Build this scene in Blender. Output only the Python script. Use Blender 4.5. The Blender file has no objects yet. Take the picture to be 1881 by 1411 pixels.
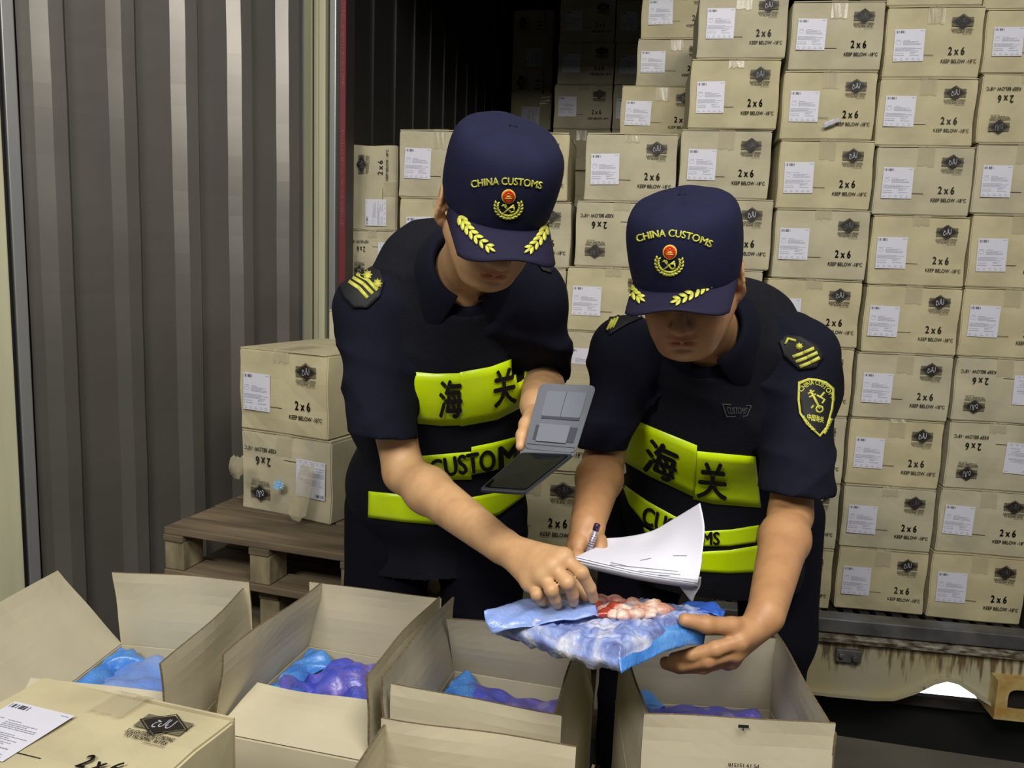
import bpy, bmesh, math, random
import numpy as np
from mathutils import Vector, Matrix
from mathutils.bvhtree import BVHTree

random.seed(7); np.random.seed(7)
S = bpy.context.scene
COL = S.collection
PI = math.pi

# ------------------------------------------------------------------ camera
FPX = 1500.0
PITCH = math.atan(1500/10300)
ROLL = math.radians(2.1)
CAMZ = 1.46
cam = bpy.data.cameras.new('camera')
cam.sensor_fit = 'HORIZONTAL'; cam.sensor_width = 36.0
cam.lens = 36.0*FPX/1881.0
cam.clip_start = 0.05; cam.clip_end = 200
camo = bpy.data.objects.new('camera', cam); COL.objects.link(camo)
fw = Vector((0, math.cos(PITCH), -math.sin(PITCH))); up = Vector((0, math.sin(PITCH), math.cos(PITCH)))
rt = Vector((1, 0, 0))
r2 = rt*math.cos(ROLL)+up*math.sin(ROLL); u2 = up*math.cos(ROLL)-rt*math.sin(ROLL)
M = Matrix(((r2.x, u2.x, -fw.x, 0), (r2.y, u2.y, -fw.y, 0), (r2.z, u2.z, -fw.z, CAMZ), (0, 0, 0, 1)))
camo.matrix_world = M
S.camera = camo
EYE = Vector((0, 0, CAMZ))

# ------------------------------------------------------------------ world, lights, exposure
S.view_settings.view_transform = 'Standard'; S.view_settings.look = 'None'
S.view_settings.gamma = 1.0; S.view_settings.use_curve_mapping = False
S.view_settings.exposure = 0.0
w = bpy.data.worlds.new('world'); S.world = w; w.use_nodes = True
w.node_tree.nodes['Background'].inputs[0].default_value = (0.80, 0.82, 0.86, 1)
w.node_tree.nodes['Background'].inputs[1].default_value = 0.13

def area(name, loc, target, size, sizey, power, col=(1, 0.96, 0.88)):
    l = bpy.data.lights.new(name, 'AREA'); l.shape = 'RECTANGLE'; l.size = size; l.size_y = sizey
    l.energy = power; l.color = col
    o = bpy.data.objects.new(name, l); COL.objects.link(o); o.location = loc
    o.rotation_euler = (Vector(target)-Vector(loc)).to_track_quat('-Z', 'Y').to_euler()
    return o
area('warehouse_lamp', (0.5, -0.1, 3.5), (0.1, 1.7, 0.6), 1.3, 0.7, 60)
area('warehouse_lamp', (-1.2, -1.2, 3.3), (-0.6, 2.2, 0.8), 1.2, 0.6, 80)
area('warehouse_lamp', (1.4, -1.2, 4.0), (1.3, 3.2, 1.2), 1.6, 0.8, 38)
area('daylight_under_trailer', (2.6, 5.4, -0.2), (2.6, 5.4, -1.3), 2.4, 1.2, 330, (1, 1, 1))

# ------------------------------------------------------------------ pixel helpers (photo frame 1881x1411)
def ray(px, py):
    a = (px-940.5)/FPX; b = -(py-705.5)/FPX
    return (fw+r2*a+u2*b)
def P(px, py, Y):
    d = ray(px, py); return EYE+d*(Y/d.y)
def PZ(px, py, z):
    d = ray(px, py); return EYE+d*((z-CAMZ)/d.z)
def pix(p):
    v = Vector(p)-EYE; k = v.dot(fw)
    return (940.5+FPX*v.dot(r2)/k, 705.5-FPX*v.dot(u2)/k)

# ------------------------------------------------------------------ object helpers
def mesh_obj(name, verts, faces, mat=None, parent=None, smooth=False, fm=None):
    me = bpy.data.meshes.new(name)
    me.from_pydata([tuple(v) for v in verts], [], [tuple(f) for f in faces])
    mats = mat if isinstance(mat, (list, tuple)) else ([mat] if mat else [])
    for m in mats: me.materials.append(m)
    if fm: me.polygons.foreach_set('material_index', fm)
    if smooth: me.polygons.foreach_set('use_smooth', [True]*len(me.polygons))
    me.update()
    return link(name, me, parent)
def link(name, me, parent=None):
    o = bpy.data.objects.new(name, me); COL.objects.link(o)
    if parent is not None:
        o.parent = parent
        o.matrix_parent_inverse = parent.matrix_basis.inverted()
    return o
def linkl(name, me, parent, loc=(0, 0, 0), rot=(0, 0, 0)):   # local placement under parent
    o = bpy.data.objects.new(name, me); COL.objects.link(o); o.parent = parent
    o.location = loc; o.rotation_euler = rot
    return o
def empty(name, label, cat, loc=(0, 0, 0), rz=0, group=None):
    o = bpy.data.objects.new(name, None); COL.objects.link(o)
    o.empty_display_size = 0.05
    o.location = loc; o.rotation_euler = (0, 0, rz)
    return tag(o, label, cat, group)
def tag(o, label, cat, group=None):
    o['label'] = label; o['category'] = cat
    if group: o['group'] = group
    return o
def struct(o): o['kind'] = 'structure'; return o
class MB:
    def __init__(s): s.v = []; s.f = []; s.m = []
    def add(s, v, f, m=0):
        n = len(s.v); s.v += [Vector(x) for x in v]; s.f += [[i+n for i in q] for q in f]; s.m += [m]*len(f); return s
    def box(s, a, b, m=0, T=None):
        x0, y0, z0 = a; x1, y1, z1 = b
        v = [Vector(p) for p in ((x0,y0,z0),(x1,y0,z0),(x1,y1,z0),(x0,y1,z0),(x0,y0,z1),(x1,y0,z1),(x1,y1,z1),(x0,y1,z1))]
        if T is not None: v = [T @ p for p in v]
        return s.add(v, [(3,2,1,0),(4,5,6,7),(0,1,5,4),(1,2,6,5),(2,3,7,6),(3,0,4,7)], m)
    def tube(s, pts, r, n=10, m=0):
        pts = [Vector(p) for p in pts]; rings = []
        for i, p in enumerate(pts):
            d = (pts[min(i+1, len(pts)-1)]-pts[max(i-1, 0)]).normalized()
            a = d.orthogonal().normalized() if i == 0 else (a-d*a.dot(d)).normalized()
            b = d.cross(a); rr = r[i] if isinstance(r, (list, tuple)) else r
            rings.append([p+(a*math.cos(t)+b*math.sin(t))*rr for t in [2*PI*k/n for k in range(n)]])
        v = [q for R in rings for q in R]; f = []
        for i in range(len(pts)-1):
            for k in range(n):
                f.append((i*n+k, i*n+(k+1) % n, (i+1)*n+(k+1) % n, (i+1)*n+k))
        f.append(tuple(reversed(range(n)))); f.append(tuple((len(pts)-1)*n+k for k in range(n)))
        return s.add(v, f, m)
    def build(s, name, mat, parent=None, smooth=False, local=False, bevel=0):
        if local:
            me = bpy.data.meshes.new(name); me.from_pydata([tuple(v) for v in s.v], [], s.f)
            for m in (mat if isinstance(mat, (list, tuple)) else [mat]): me.materials.append(m)
            me.polygons.foreach_set('material_index', s.m)
            if smooth: me.polygons.foreach_set('use_smooth', [True]*len(me.polygons))
            me.update(); o = linkl(name, me, parent) if parent else link(name, me)
        else:
            o = mesh_obj(name, s.v, s.f, mat, parent, smooth, s.m)
        if bevel:
            b = o.modifiers.new('bevel', 'BEVEL'); b.width = bevel; b.segments = 2; b.limit_method = 'ANGLE'
        return o

# ------------------------------------------------------------------ materials
def mat(name, col, rough=0.6, metal=0.0, noise=0.0, scale=20, bump=0.0, bscale=60, col2=None, stretch=None, coat=0.0, alpha=1.0, spec=0.5, detail=4.0):
    m = bpy.data.materials.new(name); m.use_nodes = True; nt = m.node_tree; b = nt.nodes['Principled BSDF']
    b.inputs['Base Color'].default_value = (*col, 1); b.inputs['Roughness'].default_value = rough
    b.inputs['Metallic'].default_value = metal; b.inputs['Specular IOR Level'].default_value = spec
    if coat: b.inputs['Coat Weight'].default_value = coat; b.inputs['Coat Roughness'].default_value = 0.1
    if alpha < 1: b.inputs['Alpha'].default_value = alpha
    if noise or bump or col2:
        tc = nt.nodes.new('ShaderNodeTexCoord'); mp = nt.nodes.new('ShaderNodeMapping')
        nt.links.new(tc.outputs['Object'], mp.inputs[0])
        if stretch: mp.inputs['Scale'].default_value = stretch
    if noise or col2:
        n = nt.nodes.new('ShaderNodeTexNoise'); n.inputs['Scale'].default_value = scale; n.inputs['Detail'].default_value = detail
        nt.links.new(mp.outputs[0], n.inputs[0])
        r = nt.nodes.new('ShaderNodeValToRGB'); nt.links.new(n.outputs[0], r.inputs[0])
        c2 = col2 if col2 else tuple(c*(1-noise) for c in col)
        r.color_ramp.elements[0].position = 0.36; r.color_ramp.elements[1].position = 0.66
        r.color_ramp.elements[0].color = (*c2, 1); r.color_ramp.elements[1].color = (*col, 1)
        nt.links.new(r.outputs[0], b.inputs['Base Color'])
    if bump:
        n2 = nt.nodes.new('ShaderNodeTexNoise'); n2.inputs['Scale'].default_value = bscale; n2.inputs['Detail'].default_value = 5
        nt.links.new(mp.outputs[0], n2.inputs[0])
        bp = nt.nodes.new('ShaderNodeBump'); bp.inputs['Strength'].default_value = bump; bp.inputs['Distance'].default_value = 0.004
        nt.links.new(n2.outputs[0], bp.inputs['Height']); nt.links.new(bp.outputs[0], b.inputs['Normal'])
    return m
def rgb(r, g, b):
    f = lambda c: ((c/255+0.055)/1.055)**2.4 if c > 10 else c/255/12.92
    return (f(r), f(g), f(b))
CARD = mat('cardboard', rgb(196,186,150), 0.75, noise=0.17, scale=9, detail=9, bump=0.15, bscale=25)
CARD2 = mat('cardboard_grey', rgb(191,183,155), 0.75, noise=0.18, scale=8, detail=9, bump=0.15, bscale=22)
CARDF = mat('cardboard_open', rgb(202,193,166), 0.75, noise=0.09, scale=6, bump=0.2, bscale=16)
CARDIN = mat('cardboard_inner', rgb(205,190,158), 0.8, noise=0.08, scale=5, bump=0.2, bscale=14)
EDGE = mat('cardboard_cut_edge', rgb(120,104,78), 0.9, noise=0.4, scale=160)
PAPER = mat('label_paper', rgb(214,214,228), 0.45)
INK = mat('black_ink', rgb(32,26,20), 0.6)
INKG = mat('grey_ink', rgb(116,108,86), 0.7, noise=0.3, scale=300)
INKL = mat('label_ink', rgb(140,142,158), 0.6)
BAR = mat('barcode_ink', rgb(60,60,72), 0.6)
TAPE = mat('clear_tape', rgb(200,190,160), 0.22, alpha=0.35, coat=0.4)
NAVY = mat('navy_cloth', rgb(19,20,36), 0.9, noise=0.15, scale=40, bump=0.25, bscale=500, spec=0.2)
CAPM = mat('navy_cap_cloth', rgb(24,26,56), 0.85, noise=0.12, scale=30, bump=0.3, bscale=600, spec=0.25)
VISM = mat('navy_visor_cloth', rgb(27,23,50), 0.8, bump=0.3, bscale=600, spec=0.3)
VEST = mat('black_vest_cloth', rgb(17,18,29), 0.85, noise=0.2, scale=60, bump=0.4, bscale=350, spec=0.25)
TROU = mat('black_trouser_cloth', rgb(16,17,28), 0.95, bump=0.2, bscale=400, spec=0.15)
HIVIS = mat('yellow_reflective', rgb(222,255,6), 0.35, noise=0.05, scale=18, bump=0.2, bscale=30, spec=0.6)
EMB = mat('yellow_embroidery', rgb(214,214,88), 0.7, noise=0.25, scale=250, bump=0.4, bscale=700)
EMBD = mat('dull_thread', rgb(84,84,84), 0.8)
BLACK = mat('black_print', rgb(14,14,20), 0.6)
RED = mat('red_enamel', rgb(205,50,25), 0.4)
GOLDM = mat('gold_thread', rgb(226,190,70), 0.5)
HAIR = mat('black_hair', rgb(18,16,15), 0.6, bump=0.5, bscale=300, stretch=(1, 1, 0.2))
STEEL = mat('stainless_panel', rgb(124,120,114), 0.38, 0.55, noise=0.22, scale=2.2, stretch=(1, 1, 0.5), bump=0.05, bscale=5)
STEELF = mat('stainless_frame', rgb(160,160,160), 0.35, 0.5, noise=0.15, scale=8, stretch=(1, 1, 0.2))
CREAM = mat('cream_paint', rgb(190,188,158), 0.55, noise=0.15, scale=12, stretch=(1, 1, 0.1), bump=0.1)
DARKM = mat('dark_rubber', rgb(18,18,18), 0.7)
INWALL = mat('container_lining', rgb(58,56,54), 0.45, 0.3, noise=0.15, scale=3)
ALU = mat('scuffed_aluminium', rgb(120,120,120), 0.45, 0.5, noise=0.5, scale=9, bump=0.2, bscale=40)
WORN = mat('worn_rust_paint', rgb(172,168,148), 0.6, scale=1.6, col2=rgb(168,152,92), bump=0.3, bscale=30, detail=3)
def add_drips(m, zt):
    nt = m.node_tree; b = nt.nodes['Principled BSDF']; src = b.inputs['Base Color'].links[0].from_socket
    ge = nt.nodes.new('ShaderNodeNewGeometry'); sx_ = nt.nodes.new('ShaderNodeSeparateXYZ'); nt.links.new(ge.outputs['Position'], sx_.inputs[0])
    mr = nt.nodes.new('ShaderNodeMapRange'); mr.inputs[1].default_value = zt-.16; mr.inputs[2].default_value = zt; nt.links.new(sx_.outputs[2], mr.inputs[0])
    mp = nt.nodes.new('ShaderNodeMapping'); mp.inputs['Scale'].default_value = (30, 30, 4); nt.links.new(ge.outputs['Position'], mp.inputs[0])
    n = nt.nodes.new('ShaderNodeTexNoise'); n.inputs['Scale'].default_value = 1.6; n.inputs['Detail'].default_value = 5; nt.links.new(mp.outputs[0], n.inputs[0])
    mu = nt.nodes.new('ShaderNodeMath'); mu.operation = 'MULTIPLY_ADD'; nt.links.new(mr.outputs[0], mu.inputs[0]); mu.inputs[1].default_value = .25; nt.links.new(n.outputs[0], mu.inputs[2])
    r = nt.nodes.new('ShaderNodeValToRGB'); r.color_ramp.elements[0].position = .66; r.color_ramp.elements[1].position = .80; nt.links.new(mu.outputs[0], r.inputs[0])
    mx = nt.nodes.new('ShaderNodeMix'); mx.data_type = 'RGBA'; nt.links.new(r.outputs[0], mx.inputs[0]); nt.links.new(src, mx.inputs[6]); mx.inputs[7].default_value = (*rgb(104,86,58), 1)
    nt.links.new(mx.outputs[2], b.inputs['Base Color'])
RUST = mat('rusty_lip', rgb(150,146,130), 0.6, scale=26, col2=rgb(60,44,30), bump=0.4, stretch=(1, 1, 3))
CONC = mat('concrete', rgb(88,84,74), 0.8, noise=0.35, scale=3, bump=0.2, bscale=20)
GROUT = mat('pale_concrete', rgb(225,225,222), 0.8, noise=0.05)
WOOD = mat('pallet_wood', rgb(128,112,88), 0.85, noise=0.55, scale=9, stretch=(0.25, 2, 2), bump=0.5, bscale=30)
WOODE = mat('pallet_block_wood', rgb(150,138,108), 0.9, noise=0.6, scale=14, stretch=(1, 1, 0.4), bump=0.5, bscale=40)
WHITE = mat('sheet_paper', rgb(226,226,240), 0.6)
GREYB = mat('grey_clipboard', rgb(128,130,138), 0.35, 0.2)
HOLD = mat('grey_wallet_lining', rgb(104,107,116), 0.75, spec=0.15, noise=0.08, scale=9)
HOLD2 = mat('wallet_slot', rgb(66,69,78), 0.7, spec=0.15)
SCREEN = mat('phone_glass', rgb(3,4,4), 0.05, spec=0.35)
PENM = mat('pen_body', rgb(170,165,180), 0.25, 0.3)
PENC = mat('pen_cap', rgb(50,30,60), 0.3)

def film_mat(name, blue, white, dark, scale, purple=None):
    m = bpy.data.materials.new(name); m.use_nodes = True; nt = m.node_tree; b = nt.nodes['Principled BSDF']
    tc = nt.nodes.new('ShaderNodeTexCoord')
    n = nt.nodes.new('ShaderNodeTexNoise'); n.inputs['Scale'].default_value = scale; n.inputs['Detail'].default_value = 5; n.inputs['Distortion'].default_value = 0.6
    nt.links.new(tc.outputs['Object'], n.inputs[0])
    r = nt.nodes.new('ShaderNodeValToRGB'); cr = r.color_ramp
    cr.elements[0].position = 0.34; cr.elements[0].color = (*dark, 1)
    cr.elements[1].position = 0.66; cr.elements[1].color = (*white, 1)
    e = cr.elements.new(0.47); e.color = (*blue, 1)
    if purple: e = cr.elements.new(0.57); e.color = (*purple, 1)
    nt.links.new(n.outputs[0], r.inputs[0]); nt.links.new(r.outputs[0], b.inputs['Base Color'])
    b.inputs['Roughness'].default_value = 0.36; b.inputs['Coat Weight'].default_value = 0.3; b.inputs['Coat Roughness'].default_value = 0.15
    n2 = nt.nodes.new('ShaderNodeTexNoise'); n2.inputs['Scale'].default_value = 60; n2.inputs['Detail'].default_value = 4; n2.inputs['Distortion'].default_value = 1.2
    nt.links.new(tc.outputs['Object'], n2.inputs[0])
    bp = nt.nodes.new('ShaderNodeBump'); bp.inputs['Strength'].default_value = 0.5; bp.inputs['Distance'].default_value = 0.006
    nt.links.new(n2.outputs[0], bp.inputs['Height']); nt.links.new(bp.outputs[0], b.inputs['Normal'])
    return m
FILM = film_mat('blue_film_over_meat', rgb(138,158,216), rgb(226,230,244), rgb(96,106,166), 17, rgb(184,190,220))
FILMP = film_mat('blue_film_plain', rgb(60,128,214), rgb(110,170,235), rgb(52,98,200), 8)
FILMD = film_mat('blue_violet_film', rgb(84,92,196), rgb(140,136,205), rgb(58,66,182), 14, rgb(108,96,186))
FILMT = film_mat('thin_blue_film', rgb(112, 146, 218), rgb(150, 172, 230), rgb(92, 126, 206), 5)
def meat_mat():
    m = film_mat('raw_meat', rgb(214,160,140), rgb(246,232,218), rgb(196,84,66), 16, rgb(238,208,192))
    return m
MEAT = meat_mat()
MEATR = mat('raw_red_meat', rgb(196,72,48), 0.3, noise=0.4, scale=30, coat=0.4)

def skin_mat(name, base):
    m = bpy.data.materials.new(name); m.use_nodes = True; nt = m.node_tree; b = nt.nodes['Principled BSDF']
    at = nt.nodes.new('ShaderNodeAttribute'); at.attribute_name = 'tint'
    mx = nt.nodes.new('ShaderNodeMix'); mx.data_type = 'RGBA'; mx.blend_type = 'MULTIPLY'; mx.inputs[0].default_value = 1
    tc = nt.nodes.new('ShaderNodeTexCoord'); n = nt.nodes.new('ShaderNodeTexNoise'); n.inputs['Scale'].default_value = 30; n.inputs['Detail'].default_value = 6
    nt.links.new(tc.outputs['Object'], n.inputs[0])
    r = nt.nodes.new('ShaderNodeValToRGB'); r.color_ramp.elements[0].color = (base[0]*0.86, base[1]*0.80, base[2]*0.78, 1); r.color_ramp.elements[1].color = (*base, 1)
    r.color_ramp.elements[0].position = 0.3; r.color_ramp.elements[1].position = 0.6
    nt.links.new(n.outputs[0], r.inputs[0]); nt.links.new(r.outputs[0], mx.inputs[6]); nt.links.new(at.outputs[0], mx.inputs[7])
    nt.links.new(mx.outputs[2], b.inputs['Base Color'])
    b.inputs['Roughness'].default_value = 0.5
    b.inputs['Subsurface Weight'].default_value = 0.12; b.inputs['Subsurface Radius'].default_value = (0.012, 0.005, 0.003); b.inputs['Subsurface Scale'].default_value = 0.5
    n2 = nt.nodes.new('ShaderNodeTexNoise'); n2.inputs['Scale'].default_value = 260; n2.inputs['Detail'].default_value = 3
    nt.links.new(tc.outputs['Object'], n2.inputs[0])
    bp = nt.nodes.new('ShaderNodeBump'); bp.inputs['Strength'].default_value = 0.12; bp.inputs['Distance'].default_value = 0.001
    nt.links.new(n2.outputs[0], bp.inputs['Height']); nt.links.new(bp.outputs[0], b.inputs['Normal'])
    return m
SKINA = skin_mat('skin_lighter', rgb(204,162,118))
SKINB = skin_mat('skin_tan', rgb(190,143,100))

# ------------------------------------------------------------------ text helper
def text2d(body, size=1.0, weight=0.0, align='CENTER', sx=1.0, res=3, space=1.0):
    """-> verts (2D tuples, centred baseline at 0), faces"""
    c = bpy.data.curves.new('t', 'FONT'); c.body = body; c.size = size; c.align_x = align
    c.resolution_u = res; c.space_character = space
    o = bpy.data.objects.new('t', c); COL.objects.link(o)
    dg = bpy.context.evaluated_depsgraph_get(); dg.update()
    me = bpy.data.meshes.new_from_object(o.evaluated_get(dg))
    v = [(p.co.x*sx, p.co.y) for p in me.vertices]; f = [tuple(q.vertices) for q in me.polygons]
    bpy.data.objects.remove(o); bpy.data.curves.remove(c); bpy.data.meshes.remove(me)
    if weight:      # embolden with shifted copies
        w_ = weight*size; v, f = merge2d([([(x+a, y+b) for x, y in v], f) for a, b in ((0, 0), (w_, 0), (-w_, 0), (0, w_*.7), (0, -w_*.7))])
    return v, f
def stroke2d(pts, w, cap=True):
    """thick polyline as quads, 2D"""
    v = []; f = []
    for i in range(len(pts)-1):
        a = Vector((*pts[i],)); b = Vector((*pts[i+1],)); d = (b-a)
        if d.length < 1e-9: continue
        d.normalize(); n = Vector((-d.y, d.x))
        wa = w[i] if isinstance(w, (list, tuple)) else w; wb = w[i+1] if isinstance(w, (list, tuple)) else w
        e = 0.3*min(wa, wb) if cap else 0
        k = len(v)
        v += [tuple(a-d*e-n*wa/2), tuple(b+d*e-n*wb/2), tuple(b+d*e+n*wb/2), tuple(a-d*e+n*wa/2)]
        f.append((k, k+1, k+2, k+3))
    return v, f
def merge2d(parts):
    v = []; f = []
    for pv, pf in parts:
        n = len(v); v += list(pv); f += [tuple(i+n for i in q) for q in pf]
    return v, f
def rect2d(x0, y0, x1, y1): return [(x0, y0), (x1, y0), (x1, y1), (x0, y1)], [(0, 1, 2, 3)]

# ------------------------------------------------------------------ container frame (slightly turned)
YAW = math.radians(-8.1); D0 = 3.31
CU = Vector((math.cos(YAW), math.sin(YAW), 0)); CD = Vector((-math.sin(YAW), math.cos(YAW), 0)); CO = Vector((0, D0, 0))
def uw(px, py, d=0.0):
    """photo pixel -> (u, z) on the plane parallel to the container mouth, d behind the stack face"""
    r = ray(px, py); k = ((CO+CD*d)-EYE).dot(CD)/r.dot(CD); p = EYE+r*k
    return (p-CO).dot(CU), p.z
def C(u, d, z): return CO+CU*u+CD*d+Vector((0, 0, z))
CT = Matrix(((CU.x, CD.x, 0, CO.x), (CU.y, CD.y, 0, CO.y), (0, 0, 1, 0), (0, 0, 0, 1)))
FLZ = uw(1620, 1124, 0)[1]-0.004     # container floor height
UL, UR = uw(637, 345, 0.04)[0]-0.012, 2.04

# setting
e0, e1 = PZ(1550, 1353, 0), PZ(1881, 1402, 0); sl = (e1.y-e0.y)/(e1.x-e0.x); ey = lambda x: e0.y+sl*(x-e0.x)
mb = MB(); v = [(-6, -5), (6, -5), (6, ey(6)), (-0.2, ey(-0.2)), (-0.2, 5), (-6, 5)]
mb.add([(x, y, 0) for x, y in v]+[(x, y, -1.4) for x, y in v], [range(6), (11, 10, 9, 8, 7, 6)]+[(i+6, (i+1) % 6+6, (i+1) % 6, i) for i in range(6)]); o = mb.build('floor', CONC); struct(o)
mb = MB(); mb.box((-6, 2.46, -1.45), (8, 16, -1.35)); struct(mb.build('ground', GROUT))
# dark bumper plate under the container sill
TZ = lambda py: uw(1700, py, -0.2)[1]
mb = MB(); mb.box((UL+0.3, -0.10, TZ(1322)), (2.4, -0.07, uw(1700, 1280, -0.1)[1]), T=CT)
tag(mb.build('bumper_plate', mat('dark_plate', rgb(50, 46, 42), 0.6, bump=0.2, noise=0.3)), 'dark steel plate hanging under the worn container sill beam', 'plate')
mb = MB(); mb.box((UL-1, -0.05, -1.35), (2.6, 0.0, uw(1700, 1288, -0.05)[1]), T=CT); tag(mb.build('shade_board', DARKM), 'added black buffer wall in the shade below the container sill', 'backing')  # black board added to stand for the dark, unlit gap below the sill
# container box
ct = empty('end_beam', 'worn yellow-grey container sill beam with arched cut-out and corner casting', 'beam')
def cbox(name, a, b, m, bevel=0, parent=ct):
    mb = MB(); mb.box(a, b, T=CT); return mb.build(name, m, parent, bevel=bevel)
DEPTH = 9.0; CH = 3.75; BACK = None
# interior left wall with shallow ribs
mb = MB()
mb.box((UL-0.06, -0.02, FLZ), (UL, DEPTH, CH), T=CT)
for k in range(26): mb.box((UL, 0.05+k*0.34, FLZ+0.1), (UL+0.008, 0.09+k*0.34, CH-0.02), T=CT)
struct(mb.build('wall_left', INWALL))
struct(cbox('wall_right', (UR, -0.25, FLZ), (UR+0.06, DEPTH, CH), INWALL, parent=None))
struct(cbox('wall_back', (UL, DEPTH, FLZ), (UR, DEPTH+0.06, CH), INWALL, parent=None))
struct(cbox('trim_4', (UL-0.06, -0.25, 2.92), (UR+0.06, -0.2, CH), CREAM, parent=None))  # unseen header panel, added to keep lamp light off the far cartons
struct(cbox('ceiling', (UL-0.06, -0.25, CH), (UR+0.06, DEPTH, CH+0.08), INWALL, parent=None))
o = cbox('trim_3', (UL, -0.12, FLZ-0.12), (UR+0.3, DEPTH, FLZ-0.04), DARKM, parent=None); struct(o)
mb = MB()
u = UL
while u < UR-0.03:
    mb.box((u, -0.12, FLZ-0.04), (u+0.038, DEPTH*0.5, FLZ-0.002), T=CT); u += 0.062
o = mb.build('floor_grating', mat('floor_bar_metal', rgb(52, 50, 50), 0.5, 0.4, noise=0.4, scale=12)); o['kind'] = 'structure'; o.name = 'trim_2'
# sill rails, worn beam with arched cut-out
TR = lambda k, *a: struct(cbox('trim_%d' % k, *a[:3], *(a[3:] if len(a) > 3 else ()), parent=None))
TR(5, (UL-0.1, -0.20, TZ(1179)), (UR+0.1, -0.125, TZ(1152)), ALU, 0.006)
TR(6, (UL-0.1, -0.225, TZ(1192)), (UR+0.1, -0.13, TZ(1182)), RUST, 0.004)
dB = -0.2
def beam_pt(px, py): u_, z_ = uw(px, py, dB); return u_, z_
top = [beam_pt(1440, 1172), beam_pt(1600, 1188), beam_pt(1700, 1199), beam_pt(1800, 1207), beam_pt(1900, 1218)]
bot = [beam_pt(1440, 1258), beam_pt(1525, 1268), beam_pt(1600, 1275), beam_pt(1640, 1275), beam_pt(1680, 1262), beam_pt(1712, 1246), beam_pt(1735, 1240), beam_pt(1755, 1245), beam_pt(1790, 1268), beam_pt(1828, 1294), beam_pt(1900, 1303)]
def interp(pl, u):
    for (a, za), (b, zb) in zip(pl, pl[1:]):
        if u <= b: return za+(zb-za)*max(0, (u-a)/(b-a))
    return pl[-1][1]
mb = MB(); us = np.linspace(UL-0.1, 2.2, 220); ub0 = bot[0][0]
v = []; f = []
for i, u in enumerate(us):
    zt = interp(top, u) if u > top[0][0] else 0
    zb = interp(bot, u) if u > ub0 else interp(bot, ub0)
    zt = TZ(1194)
    for (dd, z) in ((dB, zb), (dB, zt), (dB+0.02, zt), (dB+0.02, zb), (dB-0.03, zb-0.012), (dB-0.03, zb), (dB, zb)):
        v.append(C(u, dd, z))
n = 7
for i in range(len(us)-1):
    for a, b in ((0, 1), (1, 2), (2, 3), (3, 4), (4, 5), (5, 6)):
        f.append((i*n+a, (i+1)*n+a, (i+1)*n+b, i*n+b))
add_drips(WORN, TZ(1194)); mb.add(v, f); mb.build('beam_web', WORN, ct, smooth=False)
# twist-lock corner with oval hole
uc0, zc1 = uw(1834, 1250, -0.26); _, zc0 = uw(1834, 1322, -0.26)
uh, zh = uw(1881, 1290, -0.26)
outer = [(uc0, zc0), (uc0+0.178, zc0), (uc0+0.178, zc1), (uc0, zc1)]
mb = MB(); N = 24; ring = []; v = []; f = []
for k in range(N):
    t = 2*PI*k/N; c_, s_ = math.cos(t), math.sin(t)
    q = 1/max(abs(c_), abs(s_)); ox, oz = uc0+0.089+0.089*c_*q, (zc0+zc1)/2+(zc1-zc0)/2*s_*q
    e = 0.5
    ix, iz = uc0+0.095+0.055*abs(c_)**e*np.sign(c_), (zc0+zc1)/2+0.046*abs(s_)**e*np.sign(s_)
    v += [C(ox, -0.26, oz), C(ix, -0.26, iz), C(ix, -0.22, iz), C(ox, -0.10, oz)]
for k in range(N):
    a, b = k*4, ((k+1) % N)*4
    f += [(a, b, b+1, a+1), (a+1, b+1, b+2, a+2), (a+3, b+3, b, a)]
mb.add(v, f); mb.build('corner_casting', mat('worn_yellow_paint', rgb(196,184,126), 0.6, scale=9, col2=rgb(170,128,56), bump=0.4, detail=8), ct)
cbox('casting_cavity', (uc0+0.01, -0.215, zc0+0.01), (uc0+0.17, -0.11, zc1-0.01), DARKM)
# latch plate on the beam
u_, z_ = uw(1560, 1200, dB)
mb = MB(); mb.box((u_-0.05, dB-0.02, z_-0.03), (u_+0.04, dB+0.0, z_+0.02), T=CT)
mb.tube([C(u_+0.015, dB-0.04, z_-0.006), C(u_+0.015, dB, z_-0.006)], 0.012); mb.tube([C(u_-0.035, dB-0.035, z_), C(u_-0.035, dB, z_)], 0.010)
mb.build('latch', ALU, ct, bevel=0.003)
# mouth frame, left jamb: cream post, grey gap, silver strip, red load line strip
J = -0.15
def jamb(name, p0, p1, d, m, th=0.05, py=320):
    u0, _ = uw(p0, py, d); u1, _ = uw(p1, py, d)
    return struct(cbox(name, (u0, d, FLZ-0.1), (u1, d+th, CH), m, 0.004, parent=None))
jamb('trim_7', 557, 573, J, CREAM, 0.10); jamb('trim_8', 576, 584, J-0.012, CREAM, 0.05); jamb('trim_9', 584, 597, J, CREAM, 0.10)
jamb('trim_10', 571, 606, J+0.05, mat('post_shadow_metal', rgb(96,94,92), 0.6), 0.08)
jamb('trim_11', 604, 616, J+0.01, STEELF, 0.07)
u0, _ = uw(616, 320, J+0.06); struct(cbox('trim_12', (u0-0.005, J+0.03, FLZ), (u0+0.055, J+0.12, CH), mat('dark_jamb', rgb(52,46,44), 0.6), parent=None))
u0, _ = uw(624, 320, J+0.02); u1, _ = uw(634, 320, J+0.02)
ls = struct(cbox('trim_13', (u0, J+0.018, FLZ), (u1, J+0.03, CH), mat('dark_red_strip', rgb(108,26,40), 0.5), parent=None))
LT = mat('pale_red_lettering', rgb(190,110,110), 0.6)
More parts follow.
